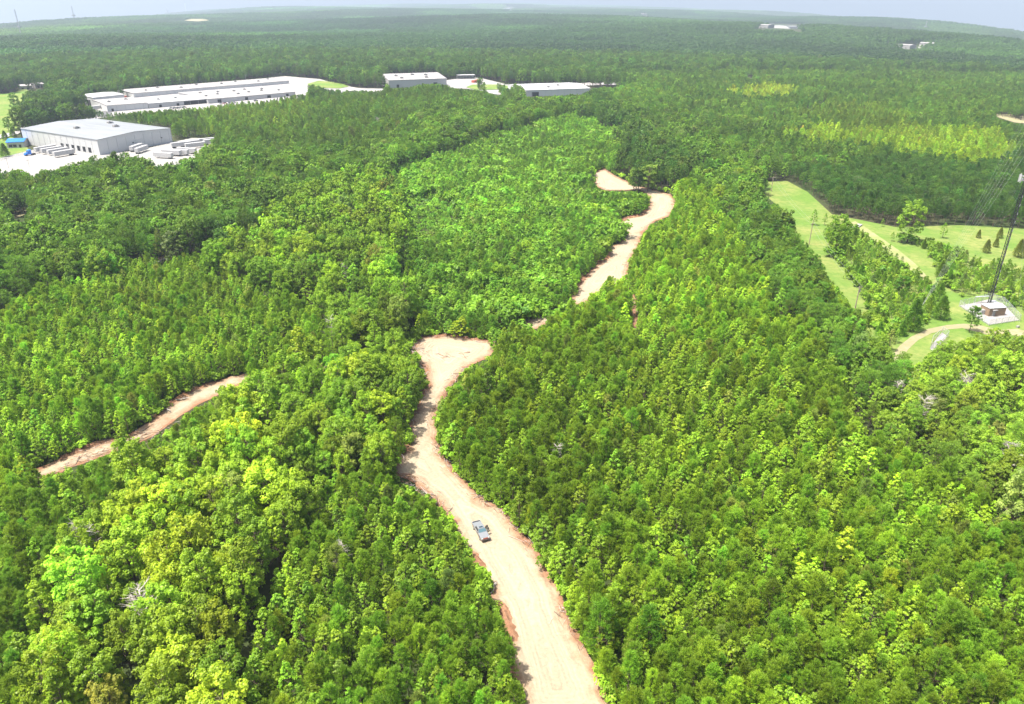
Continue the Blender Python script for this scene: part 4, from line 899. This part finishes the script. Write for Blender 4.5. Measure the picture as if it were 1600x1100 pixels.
# body: lower side profile with wheel cut-outs, +x is forward
prof = [(-2.85, .62), (-2.35, .55), (-2.25, .85), (-1.95, 1.0), (-1.65, .98), (-1.38, .82), (-1.3, .48), (1.25, .48), (1.33, .82), (1.6, 1.0), (1.9, 1.0), (2.18, .82), (2.26, .5), (2.85, .55), (2.9, .85), (2.82, 1.1), (1.25, 1.25), (-.85, 1.27), (-.85, .72), (-2.7, .72), (-2.7, 1.22), (-2.85, 1.22)]
b = MB(); b.prism(prof, -.93, .93); bev(b.build('body', M_SILVER, e), .03)
for s in (-1, 1): b = MB(); b.box((-1.78, s * .89, 1.06), (1.86, .12, .42)); bev(b.build('bed_side', M_SILVER, e), .03)
b = MB(); b.box((-1.78, 0, .76), (1.8, 1.62, .05)); b.build('bed_floor', M_DARK, e)
b = MB(); b.box((-1.6, 0, 1.31), (1.35, 1.72, .05)); bev(b.build('bed_cover', M_SILVER, e), .02)
b = MB(); b.box((-2.55, 0, 1.0), (.25, 1.5, .5)); b.build('cargo', M_DARK, e)
cab = [(-.88, 1.26), (1.28, 1.24), (.62, 1.80), (-.62, 1.84)]
b = MB()
def cabv(y, k): return [(x, y * (1 if z < 1.5 else .82), z) for x, z in cab]
Lf, Rt = cabv(.88, 0), cabv(-.88, 0); b.quad(Lf[::-1]); b.quad(Rt)
for i in range(4): j = (i + 1) % 4; b.quad([Lf[i], Lf[j], Rt[j], Rt[i]])
cabo = b.build('cab', M_SILVER, e)
b = MB(); b.box((.0, 0, 1.83), (1.15, 1.40, .06)); rf = bev(b.build('roof', M_SILVER, e), .03); b = MB(); b.box((.22, 0, 1.875), (.42, .8, .03)); b.build('sunroof', M_GLASS, rf)
def off(pts, n, d=.015): n = Vector(n).normalized(); return [tuple(Vector(p) + n * d) for p in pts]
b = MB(); b.quad(off([(1.20, -.80, 1.31), (1.20, .80, 1.31), (.68, .68, 1.75), (.68, -.68, 1.75)], (.6, 0, 1))); b.build('windscreen', mat('windscreen_glass', (.07, .14, .16), .12, spec=.8, var=0), e)
b = MB(); b.quad(off([(-.86, .78, 1.32), (-.86, -.78, 1.32), (-.65, -.66, 1.78), (-.65, .66, 1.78)], (-1, 0, .3))); b.build('rear_window', M_GLASS, e)
for s in (-1, 1):
    for x0, x1, x2, x3 in ((-.72, .12, .12, -.58), (.2, 1.0, .58, .2)):
        b = MB(); pts = [(x0, s * .87, 1.33), (x1, s * .87, 1.33), (x2, s * .755, 1.74), (x3, s * .755, 1.74)]; pts = off(pts, (0, s, .25)); b.quad(pts if s < 0 else pts[::-1]); b.build('side_window', M_DARK if s < 0 else mat('tan_interior', (.45, .26, .13), .8), e)
    m_ = MB(); m_.box((.95, s * 1.06, 1.32), (.16, .26, .2)); bev(m_.build('side_mirror', M_SILVER, e), .03)
    hl = MB(); hl.box((2.84, s * .72, .95), (.14, .36, .2)); hl.build('headlight', mat('headlight_glass', (.75, .75, .7), .1, var=0), e)
    tl = MB(); tl.box((-2.84, s * .82, 1.0), (.08, .16, .36)); tl.build('tail_light', M_RED, e)
    for x in (-1.82, 1.75):
        w_ = MB(); w_.tube((x, s * .78 - .13, .38), (x, s * .78 + .13, .38), .39, n=20); wh = w_.build('wheel', M_TIRE, e); rm = MB(); rm.tube((x, s * .78 - .14, .38), (x, s * .78 + .14, .38), .22, n=12); rm.build('rim', M_GALV, wh)
b = MB(); b.box((2.92, 0, .62), (.16, 1.8, .26)); bev(b.build('front_bumper', mat('bumper', (.12, .09, .08), .5), e), .03)
b = MB(); b.box((2.87, 0, .92), (.08, .98, .2)); b.build('grille', M_RED, e)
b = MB(); b.box((-2.92, 0, .62), (.14, 1.7, .2)); b.build('rear_bumper', M_GREY, e)
for x, ang, lb in ((.98, 62, None), (.06, 70, None)):       # hinges at the front edge of each door on the +y side
    d = MB(); d.box((-.45, 0, .82), (.9, .07, .72)); d.prism([(-.85, 1.18), (-.04, 1.18), (-.2, 1.66), (-.75, 1.66)], -.02, .02, 1)
    o = d.build('open_door', [M_SILVER, M_GLASS], e); o.location = (x, .93, 0); o.rotation_euler = (0, 0, -R(ang))
    t_ = MB(); t_.box((-.45, -.05, .82), (.8, .04, .6)); t_.build('door_lining', mat('tan_lining', (.40, .25, .13), .8), o)

# a rail track that shows through a gap in the trees
A0, A1 = ground(232, 412), ground(290, 389); d = A1 - A0; L = np.hypot(d[0], d[1]); e = empty('railway_track', tuple((A0 + A1) / 2), math.atan2(d[1], d[0]), 'rusty railway track glimpsed through a gap in the trees', 'railway track')
b = MB(); b.prism([(-2.4, -.1), (2.4, -.1), (1.6, .3), (-1.6, .3)], -L / 2, L / 2); b.v = [(y, x, z) for x, y, z in b.v]; b.build('ballast', M_GRAVEL, e)
for s in (-.72, .72): b = MB(); b.box((0, s, .52), (L, .12, .16)); b.build('rail', mat('rust', (.20, .09, .06), .8), e)
b = MB(); k = -L / 2
while k < L / 2: b.box((k, 0, .37), (.25, 2.5, .14)); k += .7
b.build('sleepers', M_WOOD, e)
b = None
# concrete slab at the top of the worn track
p = ground(1339, 355); e = empty('concrete_slab', tuple(p), R(50), 'pale tilted concrete slab at the upper end of the worn track', 'concrete slab'); b = MB(); b.box((0, 0, .5), (9, 2.2, .5)); bev(b.build('slab', M_GRAVEL, e), .05)

# ------------------------------------------------------------------ brush pushed to the road verges
def verge_points(poly, n, spread):
    W = np.array([ground(x, y)[:2] for x, y in poly]); S = np.roll(W, -1, 0) - W; Ls = np.hypot(S[:, 0], S[:, 1]); k = rng.choice(len(W), n, p=Ls / Ls.sum())
    return W[k] + S[k] * rng.random((n, 1)) + rng.normal(0, spread, (n, 2)), np.arctan2(S[k][:, 1], S[k][:, 0])
def debris(name, polys, label):
    mb = MB()
    for poly, n, sp in polys:
        pts, an = verge_points(poly, n, sp)
        clump = value_noise(pts[:, 0], pts[:, 1], 9, 8)
        for (x, y), a, c in zip(pts, an, clump):
            if c < .42: continue
            a += rng.normal(0, .6); l = rng.uniform(.5, 2.6) * (1.6 if rng.random() < .08 else 1); z = float(gz(x, y)) + .15 + rng.uniform(0, .45) * (c - .3) * 2; r = rng.uniform(.02, .06) * (1.8 if l > 2.5 else 1)
            dx, dy = math.cos(a) * l / 2, math.sin(a) * l / 2; dz = rng.normal(0, .15)
            mb.tube((x - dx, y - dy, z - dz), (x + dx, y + dy, z + dz), r, r * .4, 4, mi=int(rng.integers(0, 3)), cap=False)
    o = mb.build(name, [M_DEAD, M_BARK, mat('red_clay_clods', (.28, .13, .08), .95, scale=2, var=.3)]); tag(o, label, 'brush debris', kind='stuff')
debris('brush_debris', [(ROAD, 2600, 1.0), (ROAD_EXT, 2000, 1.6), (LPATH[:16], 2200, 1.6)], 'grey broken sticks and root debris pushed along the edges of the dirt roads')
def berm(pts, label, w_=1.8, h=.9):
    """ridge of pushed-up red earth"""
    W = [ground(*p) for p in pts]; W2_ = []
    for i in range(len(W) - 1):
        k = max(2, int(np.hypot(*(W[i + 1] - W[i])[:2]) / .7))
        for j in range(k): W2_.append(W[i] + (W[i + 1] - W[i]) * j / k)
    vv = []; ff = []; n = len(W2_); m_ = 7
    for i, p in enumerate(W2_):
        q = W2_[min(i + 1, n - 1)] - W2_[max(i - 1, 0)]; q = q[:2] / max(1e-6, np.hypot(*q[:2])); nx, ny = -q[1], q[0]; env = min(1, 4 * min(i, n - 1 - i) / n)
        for j in range(m_):
            u = j / (m_ - 1) * 2 - 1; hh = h * env * (1 - u * u) * rng.uniform(.4, 1.25); vv.append((p[0] + nx * u * w_ + rng.normal(0, .12), p[1] + ny * u * w_ + rng.normal(0, .12), float(gz(p[0], p[1])) - .05 + hh))
    for i in range(n - 1):
        for j in range(m_ - 1): a = i * m_ + j; ff.append((a, a + 1, a + m_ + 1, a + m_))
    me = bpy.data.meshes.new('earth_bank'); me.from_pydata(vv, [], ff); me.materials.append(M_BANK); o = link(bpy.data.objects.new('earth_bank', me)); tag(o, label, 'earth bank', 'banks of red earth beside the dirt roads')
M_BANK = ground_mat('red_earth', (.24, .125, .07), (.30, .17, .10), (.16, .085, .05), .4, 1.4)
for pts, lb in (([(668,600),(656,620),(644,645),(640,668)], 'red earth bank along the left verge of the road bend'), ([(640,690),(628,708),(612,722)], 'red earth bank at the widening left of the road bend'),
                ([(960,352),(978,341),(1000,337),(1013,325)], 'red earth bank on the inner side of the upper road curve'), ([(893,462),(898,448),(916,430)], 'red earth bank at the lower left end of the upper road'), ([(935,412),(948,402),(950,388)], 'red earth bank halfway up the upper road'),
                ([(655,527),(700,524),(735,529),(765,533)], 'low red earth bank at the back of the turning place'), ([(242,655),(262,632),(300,610),(340,594)], 'pushed up earth bank above the left path, right part'), ([(80,724),(112,708),(160,690),(192,684)], 'pushed up earth bank above the left path, left part'),
                ([(757,893),(733,858)], 'red earth bank on the left verge just below the pickup'), ([(806,1010),(790,962),(776,930)], 'red earth bank on the left verge near the bottom of the road')):
    berm(pts, lb, 1.2 if pts[0][1] > 500 else 1.8, .6 if pts[0][1] > 500 else .9)
for px, py, a, l, lb in ((660, 590, 60, 6, 'pale fallen trunk lying by the left verge of the road bend'), (648, 556, 95, 4, 'short pale log at the left end of the turning place'), (256, 640, -35, 7, 'pale fallen trunk leaning over the edge of the left path'), (282, 626, 10, 5, 'grey log on the earth bank above the left path'), (768, 925, 70, 4, 'thin pale log on the left verge below the pickup'), (1556, 770, 40, 9, 'long pale fallen trunk at the right edge of the wood')):
    p = ground(px, py); o_ = MB(); n = 6; pr = Vector((-l / 2, 0, 0))
    for j in range(n): q = Vector((-l / 2 + l * (j + 1) / n, rng.normal(0, .15), .05 * j)); o_.tube(pr, q, .2 - .02 * j, .18 - .02 * j, 7); pr = q
    for j in range(4): x = -l / 2 + l * rng.uniform(.4, .95); o_.tube((x, 0, .1), (x + rng.uniform(.3, 1), rng.uniform(-1, 1), .6), .06, .02, 5)
    o = o_.build('fallen_log', M_DEAD, None, True); o.location = tuple(p + np.array([0, 0, .35])); o.rotation_euler = (0, R(-4), R(a)); tag(o, lb, 'log', 'pale fallen logs')

# ------------------------------------------------------------------ forests
drop_in_footprints()
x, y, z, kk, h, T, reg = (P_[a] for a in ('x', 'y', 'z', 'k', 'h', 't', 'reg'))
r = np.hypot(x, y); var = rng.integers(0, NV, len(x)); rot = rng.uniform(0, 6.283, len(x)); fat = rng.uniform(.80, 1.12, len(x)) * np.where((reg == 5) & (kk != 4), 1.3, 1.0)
print('trees', len(x), 'by kind', np.bincount(kk, minlength=6))
kh = np.array(KH)[kk]; s = h / kh
slant = np.hypot(r, CAMH - z); size = h / slant
tx, ty = project(np.c_[x, y, z + h * .75]); inview = (tx > -15) & (tx < 1615) & (ty > 0) & (ty < 1115)
single = np.zeros(len(x), bool)
FAMILY = [('pine_tree', (0, 2), 300), ('broadleaf_tree', (1, 3), 300), ('shrub', (4,), 280), ('cedar_tree', (5,), 60)]
for nm, ks, cnt in FAMILY:
    c = np.where(np.isin(kk, ks) & inview)[0]
    # what shows largest: the near trees, and of those the ones whose tops are not behind a nearer, taller one
    c = c[np.argsort(-size[c])][:cnt]; single[c] = True
ZONE = ['wide right plantation', 'lower left clump', 'hollow left of the road', 'tall middle clump', 'vine scrub in the centre', 'bushy centre wood', 'upper left plantation', 'pines below the left path', 'stand left of the road', 'yellowish factory plantation', 'yellowish right plantation', 'bright far plantation', 'bright far plantation', 'dark pine belt', 'pines behind the warehouse', 'old tree strip by the meadow', 'dark pines behind the meadow', 'right edge wood', 'pine wood beyond the meadow', 'dirt road verge']
def zone(i): return ZONE[i] if i < len(ZONE) else ('scrubby meadow' if i == SCRUB else 'distant mixed forest')
KW = ['young pine', 'leafy young broadleaf', 'tall old pine', 'spreading hardwood', 'rounded bush', 'dense cedar']
FAM = {k: nm for nm, ks, _ in FAMILY for k in ks}
def tone(i):
    b = float(T[i].mean())
    return 'brightest green' if b > 1.2 else 'bright green' if b > 1.02 else 'mid green' if b > .86 else 'deep green' if b > .7 else 'darkest green'
def place_words(px, py):
    if py > 780:
        if abs(px - 752) < 75 and py < 900: return 'beside the pickup truck'
        rl = float(np.interp(py, [780, 860, 1000, 1100], [765, 800, 850, 890]))
        if abs(px - rl) < 110: return ('left' if px < rl else 'right') + ' road verge, ' + ('photo bottom' if py > 1010 else 'below the pickup')
    row = 'very bottom' if py > 1030 else 'bottom rows' if py > 950 else 'lower rows' if py > 860 else 'lower middle' if py > 760 else 'middle' if py > 640 else 'upper middle' if py > 500 else 'upper rows' if py > 350 else 'top rows'
    cols = ['far left', 'left', 'left of centre', 'centre left', 'centre', 'centre right', 'right of centre', 'right', 'far right']
    return row + ', ' + cols[int(min(8, max(0, px / 1600 * 9)))]
def add_tree(k, v, X, Y, Z, sc, fat_, rz, tint, label, group, name=None, cat=None):
    e = bpy.data.objects.new(name or FAM[k], None); C.objects.link(e); e.location = (X, Y, Z); e.scale = (sc * fat_, sc * fat_, sc); e.rotation_euler = (0, 0, rz); e.empty_display_size = 1
    tag(e, label, cat or {'pine_tree': 'pine tree', 'broadleaf_tree': 'broadleaf tree', 'shrub': 'shrub', 'cedar_tree': 'cedar tree'}[FAM[k]], group)
    cm, tm = proto[k, v]
    o = bpy.data.objects.new('crown', cm); link(o, e); o['tint'] = [float(q) for q in tint]
    o = bpy.data.objects.new('trunk', tm); link(o, e)
    return e
from collections import defaultdict
cells = defaultdict(list)
for i in np.where(single)[0]: cells['%s %s, %s, %s' % (tone(i), KW[kk[i]], zone(int(reg[i])), place_words(tx[i], ty[i]))].append(i)
for key, mem in cells.items():
    mem.sort(key=lambda i: h[i]); m_ = len(mem); gname = None
    for q, i in enumerate(mem):
        size_ = '' if m_ == 1 else ('smaller' if q == 0 else 'taller') if m_ == 2 else ('smallest' if q == 0 else 'tallest' if q == m_ - 1 else 'middling')
        lb = (size_ + ' ' + key).strip()
        add_tree(int(kk[i]), int(var[i]), x[i], y[i], z[i], s[i], fat[i], rot[i], T[i], lb, (key if m_ > 1 else zone(int(reg[i])) + ' trees'))

def forest(name, sel, idx, tint, label, X, Y, Z, S, FT, RO, cat='forest'):
    n = len(X); me = bpy.data.meshes.new(name); me.vertices.add(n); me.vertices.foreach_set('co', np.c_[X, Y, Z].astype(np.float32).ravel())
    def att(nm, tp, v, key='value'):
        a = me.attributes.new(nm, tp, 'POINT'); a.data.foreach_set(key, v)
    att('idx', 'INT', idx.astype(np.int32)); att('rot', 'FLOAT_VECTOR', np.c_[np.zeros(n), np.zeros(n), RO].astype(np.float32).ravel(), 'vector')
    att('scl', 'FLOAT_VECTOR', np.c_[S * FT, S * FT, S].astype(np.float32).ravel(), 'vector'); att('tint', 'FLOAT_VECTOR', tint.astype(np.float32).ravel(), 'vector')
    o = link(bpy.data.objects.new(name, me)); md = o.modifiers.new('trees', 'NODES')
    ng = bpy.data.node_groups.new(name, 'GeometryNodeTree'); md.node_group = ng
    ng.interface.new_socket('Geometry', in_out='INPUT', socket_type='NodeSocketGeometry'); ng.interface.new_socket('Geometry', in_out='OUTPUT', socket_type='NodeSocketGeometry')
    N = ng.nodes; L = ng.links.new; gi = N.new('NodeGroupInput'); go_ = N.new('NodeGroupOutput'); ip = N.new('GeometryNodeInstanceOnPoints'); ci = N.new('GeometryNodeCollectionInfo')
    ci.inputs['Collection'].default_value = pc; ci.inputs['Separate Children'].default_value = True; ci.inputs['Reset Children'].default_value = True
    def na(nm, dt): q = N.new('GeometryNodeInputNamedAttribute'); q.data_type = dt; q.inputs['Name'].default_value = nm; return q.outputs['Attribute']
    L(gi.outputs[0], ip.inputs['Points']); L(ci.outputs[0], ip.inputs['Instance']); ip.inputs['Pick Instance'].default_value = True
    L(na('idx', 'INT'), ip.inputs['Instance Index']); L(na('rot', 'FLOAT_VECTOR'), ip.inputs['Rotation']); L(na('scl', 'FLOAT_VECTOR'), ip.inputs['Scale'])
    L(ip.outputs[0], go_.inputs[0])
    tag(o, label, cat, kind='stuff'); return o
lod = (slant > 330).astype(int)
ix = kk * 2 * NV + lod * NV + var
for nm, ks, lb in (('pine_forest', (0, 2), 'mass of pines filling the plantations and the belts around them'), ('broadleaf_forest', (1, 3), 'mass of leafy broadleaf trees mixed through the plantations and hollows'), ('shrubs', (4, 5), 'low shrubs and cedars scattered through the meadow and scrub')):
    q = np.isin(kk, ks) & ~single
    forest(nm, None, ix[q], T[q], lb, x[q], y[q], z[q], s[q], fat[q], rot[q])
# far woodland patches
gx, gy = grid(46, 1470, 11500, R(40)); rr = np.hypot(gx, gy)
q = rng.random(len(gx)) < np.where(rr > 6000, .6, 1.0); gx, gy, rr = gx[q], gy[q], rr[q]
zz = gz(gx, gy); fx, fy = project(np.c_[gx, gy, zz]); fx2, fy2 = project(np.c_[gx, gy, zz + 12])
FARCLEAR = [SOIL3, [(1176,36),(1270,38),(1270,49),(1176,47)], [(1395,68),(1462,66),(1462,83),(1428,84),(1395,80)], [(784,10),(808,10),(808,17.5),(784,17.5)], [(996,20),(1014,20),(1014,27),(996,27)], [(1124,33),(1140,33),(1140,39),(1124,39)]]
FARCLEAR += [[(22,134),(74,131),(74,143),(22,145)], SOIL2]
q = ~inany(FARCLEAR, fx, fy) & ~inany(FARCLEAR, fx2, fy2); gx, gy, rr, zz = gx[q], gy[q], rr[q], zz[q]
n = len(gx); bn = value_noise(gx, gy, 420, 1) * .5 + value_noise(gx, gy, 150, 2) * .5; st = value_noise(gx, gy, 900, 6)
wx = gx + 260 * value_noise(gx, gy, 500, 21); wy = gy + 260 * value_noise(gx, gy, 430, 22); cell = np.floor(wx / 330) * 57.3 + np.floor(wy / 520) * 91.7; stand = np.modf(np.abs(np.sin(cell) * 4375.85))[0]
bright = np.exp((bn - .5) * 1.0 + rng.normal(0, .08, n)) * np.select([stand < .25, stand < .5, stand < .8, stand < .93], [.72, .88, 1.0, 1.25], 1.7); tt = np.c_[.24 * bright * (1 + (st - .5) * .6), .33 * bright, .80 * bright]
print('patches', n)
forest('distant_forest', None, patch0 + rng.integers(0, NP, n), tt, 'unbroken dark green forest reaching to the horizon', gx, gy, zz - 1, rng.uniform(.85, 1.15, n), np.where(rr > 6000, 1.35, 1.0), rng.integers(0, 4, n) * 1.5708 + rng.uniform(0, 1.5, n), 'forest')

# trees that stand out singly
def special(px, py, k, ht, tint, label, name=None, cat=None, fat_=1.0, group=None):
    p = ground(px, py); add_tree(k, random.randrange(NV), p[0], p[1], p[2], ht / KH[k], fat_, random.uniform(0, 6), tint, label, group, name, cat)
special(1304, 400, 3, 17, (.80, .84, .8), 'tall hardwood with a dark green lower half beside the mown strip')
special(1417, 379, 3, 18, (1.05, 1.0, 1.3), 'tallest lone tree in the meadow, pale green crown before the dark pines', fat_=1.15)
for px, py, ht in ((1408, 380, 5), (1424, 381, 4.5), (1295, 402, 4.5), (1312, 404, 5)): special(px, py, 4, ht, (.65, .75, .8), 'dark bush at the foot of the %s' % ('tallest lone tree' if px > 1400 else 'tall hardwood by the mown strip') + (', left side' if px in (1408, 1295) else ', right side'))
special(1472, 372, 1, 7.5, (.9, .95, .9), 'small round topped tree at the back of the meadow')
special(1270, 352, 1, 8, (.7, .85, .8), 'small dark leafy tree at the bend of the mown strip')
special(1288, 352, 1, 6, (.8, .9, .9), 'slim young tree behind the mown strip')
special(1406, 463, 3, 8, (.5, .68, .8), 'round dark green tree in the middle of the scrub band', fat_=1.2)
special(1468, 498, 5, 8.5, (.75, .8, 1.0), 'dark conical cedar nearest the fenced compound', fat_=1.15)
special(1466, 470, 5, 7, (.8, .85, 1.0), 'dark cedar up the slope from the one nearest the compound')
special(1452, 482, 5, 5.5, (.85, .9, 1.1), 'smaller cedar left of the two dark ones near the compound')
special(1424, 516, 5, 11, (.65, .75, .95), 'tall narrow cedar above the curve of the gravel track')
special(1514, 519, 0, 9, (.62, .70, .95), 'pine standing alone below the fenced compound', fat_=1.5)
special(1598, 350, 2, 9, (.9, 1.0, .8), 'broad pine at the right edge of the meadow', fat_=1.2)
for i, (px, py, ht, lb) in enumerate([(1528, 372, 4, 'left'), (1540, 395, 6, 'tallest'), (1555, 386, 4.5, 'second'), (1561, 372, 5, 'upper'), (1590, 402, 8, 'right')]):
    special(px, py, 5, ht, (1.05, .72, 1.5), '%s small brownish cedar in the open meadow' % {'left': 'leftmost', 'tallest': 'middle, tallest', 'second': 'right of the tallest,', 'upper': 'topmost', 'right': 'rightmost'}[lb])
for px, py, ht, lb in ((1378, 354, 4, 'young tree at the foot of the dark pine wall'), (1393, 377, 4.5, 'little tree left of the tallest lone tree'), (1432, 385, 3, 'little dark bush right of the tallest lone tree')):
    special(px, py, 1, ht, (.9, .95, .9), lb)
special(1012, 300, 3, 15, (.95, .85, 1.7), 'broad grey green hardwood right of the upper clearing', fat_=1.35)
special(990, 298, 3, 12, (.9, .84, 1.5), 'smaller grey green hardwood beside the broad one at the upper clearing', fat_=1.2)
special(722, 528, 1, 7.5, (1.55, 1.15, .8), 'bright yellow green tree behind the turning place', fat_=1.5)
special(712, 528, 1, 6, (1.3, 1.05, .8), 'smaller yellow green tree behind the turning place', fat_=1.4)
special(470, 430, 3, 10, (1.6, 1.12, .8), 'single bright yellow green crown above the left plantation')
special(245, 860, 3, 15, (1.45, 1.1, 1.0), 'palest yellow green crown at the top of the lower left clump')
special(290, 850, 3, 14, (1.4, 1.08, 1.0), 'pale yellow green crown right of the palest one, lower left clump')
special(1120, 330, 3, 13, (1.2, 1.0, .9), 'light green crown where the old tree strip begins')
special(1150, 300, 3, 13, (1.25, 1.02, .9), 'second light green crown where the old tree strip begins')
# dark warehouse lawn trees
for px, py, ht, lb in ((9, 219, 7, 'small dark conifer on the left behind the blue roof'), (21, 214, 7, 'small dark conifer on the right behind the blue roof'), (9, 245, 9, 'dark conifer on the lawn in front of the blue roof'), (48, 197, 6, 'rounded pale bush on the asphalt lot')):
    special(px, py, 5 if 'conifer' in lb else 4, ht, (.6, .65, .7), lb, fat_=1.2)
for px, py, ht, lb in ((26, 176, 17, 'tall dark pine between the field and the factory'), (14, 205, 11, 'dark leafy tree at the roadside of the left field'), (30, 188, 12, 'leafy tree at the lower tip of the left field')):
    special(px, py, 3, ht, (.6, .72, .8), lb)
M_D = [dead_mb(np.random.default_rng(50 + i)).mesh('dead_wood', M_DEAD) for i in range(3)]
for px, py, ht, lb in ((1428, 690, 13, 'grey bare tree with many twisted branches below the scrub'), (1392, 650, 10, 'grey bare tree leaning beside the largest dead tree'), (521, 548, 11, 'grey leafless tree in the middle of the left plantation'), (545, 462, 12, 'grey dead treetop above the hollow'), (465, 680, 10, 'pale dead stem in the hollow beside the left path'), (505, 640, 9, 'thin dead stem in the hardwood hollow'),
                       (240, 1010, 13, 'dead tree inside the bright hardwood clump'), (150, 905, 13, 'grey dead top at the left side of the bright hardwood clump'), (100, 1090, 11, 'bare grey tree at the bottom left corner'), (540, 900, 8, 'grey twiggy dead tree left of the dirt road'), (1560, 760, 12, 'pale leaning dead stem at the right edge'), (1495, 640, 11, 'bare stem in the loose wood at the right'),
                       (590, 208, 12, 'grey dead pine in the belt beyond the clump, left'), (617, 206, 10, 'grey dead pine in the belt beyond the clump, right'), (1210, 480, 9, 'grey bare tree at the left edge of the old tree strip'), (870, 740, 8, 'pale twiggy dead tree in the wide plantation')):
    p = ground(px, py); e = empty('dead_tree', tuple(p), random.uniform(0, 6), lb, 'dead tree', 'grey leafless trees'); e.scale = (ht / 12,) * 3
    link(bpy.data.objects.new('branches', random.choice(M_D)), e)

# ------------------------------------------------------------------ air
HAZE = 1
if HAZE:
    b = MB(); b.box((0, 0, -310), (24400, 24400, 940)); m_ = bpy.data.materials.new('haze'); m_.use_nodes = True; n = m_.node_tree; n.nodes.clear()
    v = n.nodes.new('ShaderNodeVolumePrincipled'); v.inputs['Color'].default_value = (.70, .84, 1.0, 1); v.inputs['Density'].default_value = 1.1e-4; v.inputs['Anisotropy'].default_value = .2
    o_ = n.nodes.new('ShaderNodeOutputMaterial'); n.links.new(v.outputs[0], o_.inputs['Volume'])
    hz = b.build('haze', m_); hz['kind'] = 'stuff'; hz['label'] = 'thin bluish summer haze over the far forest'
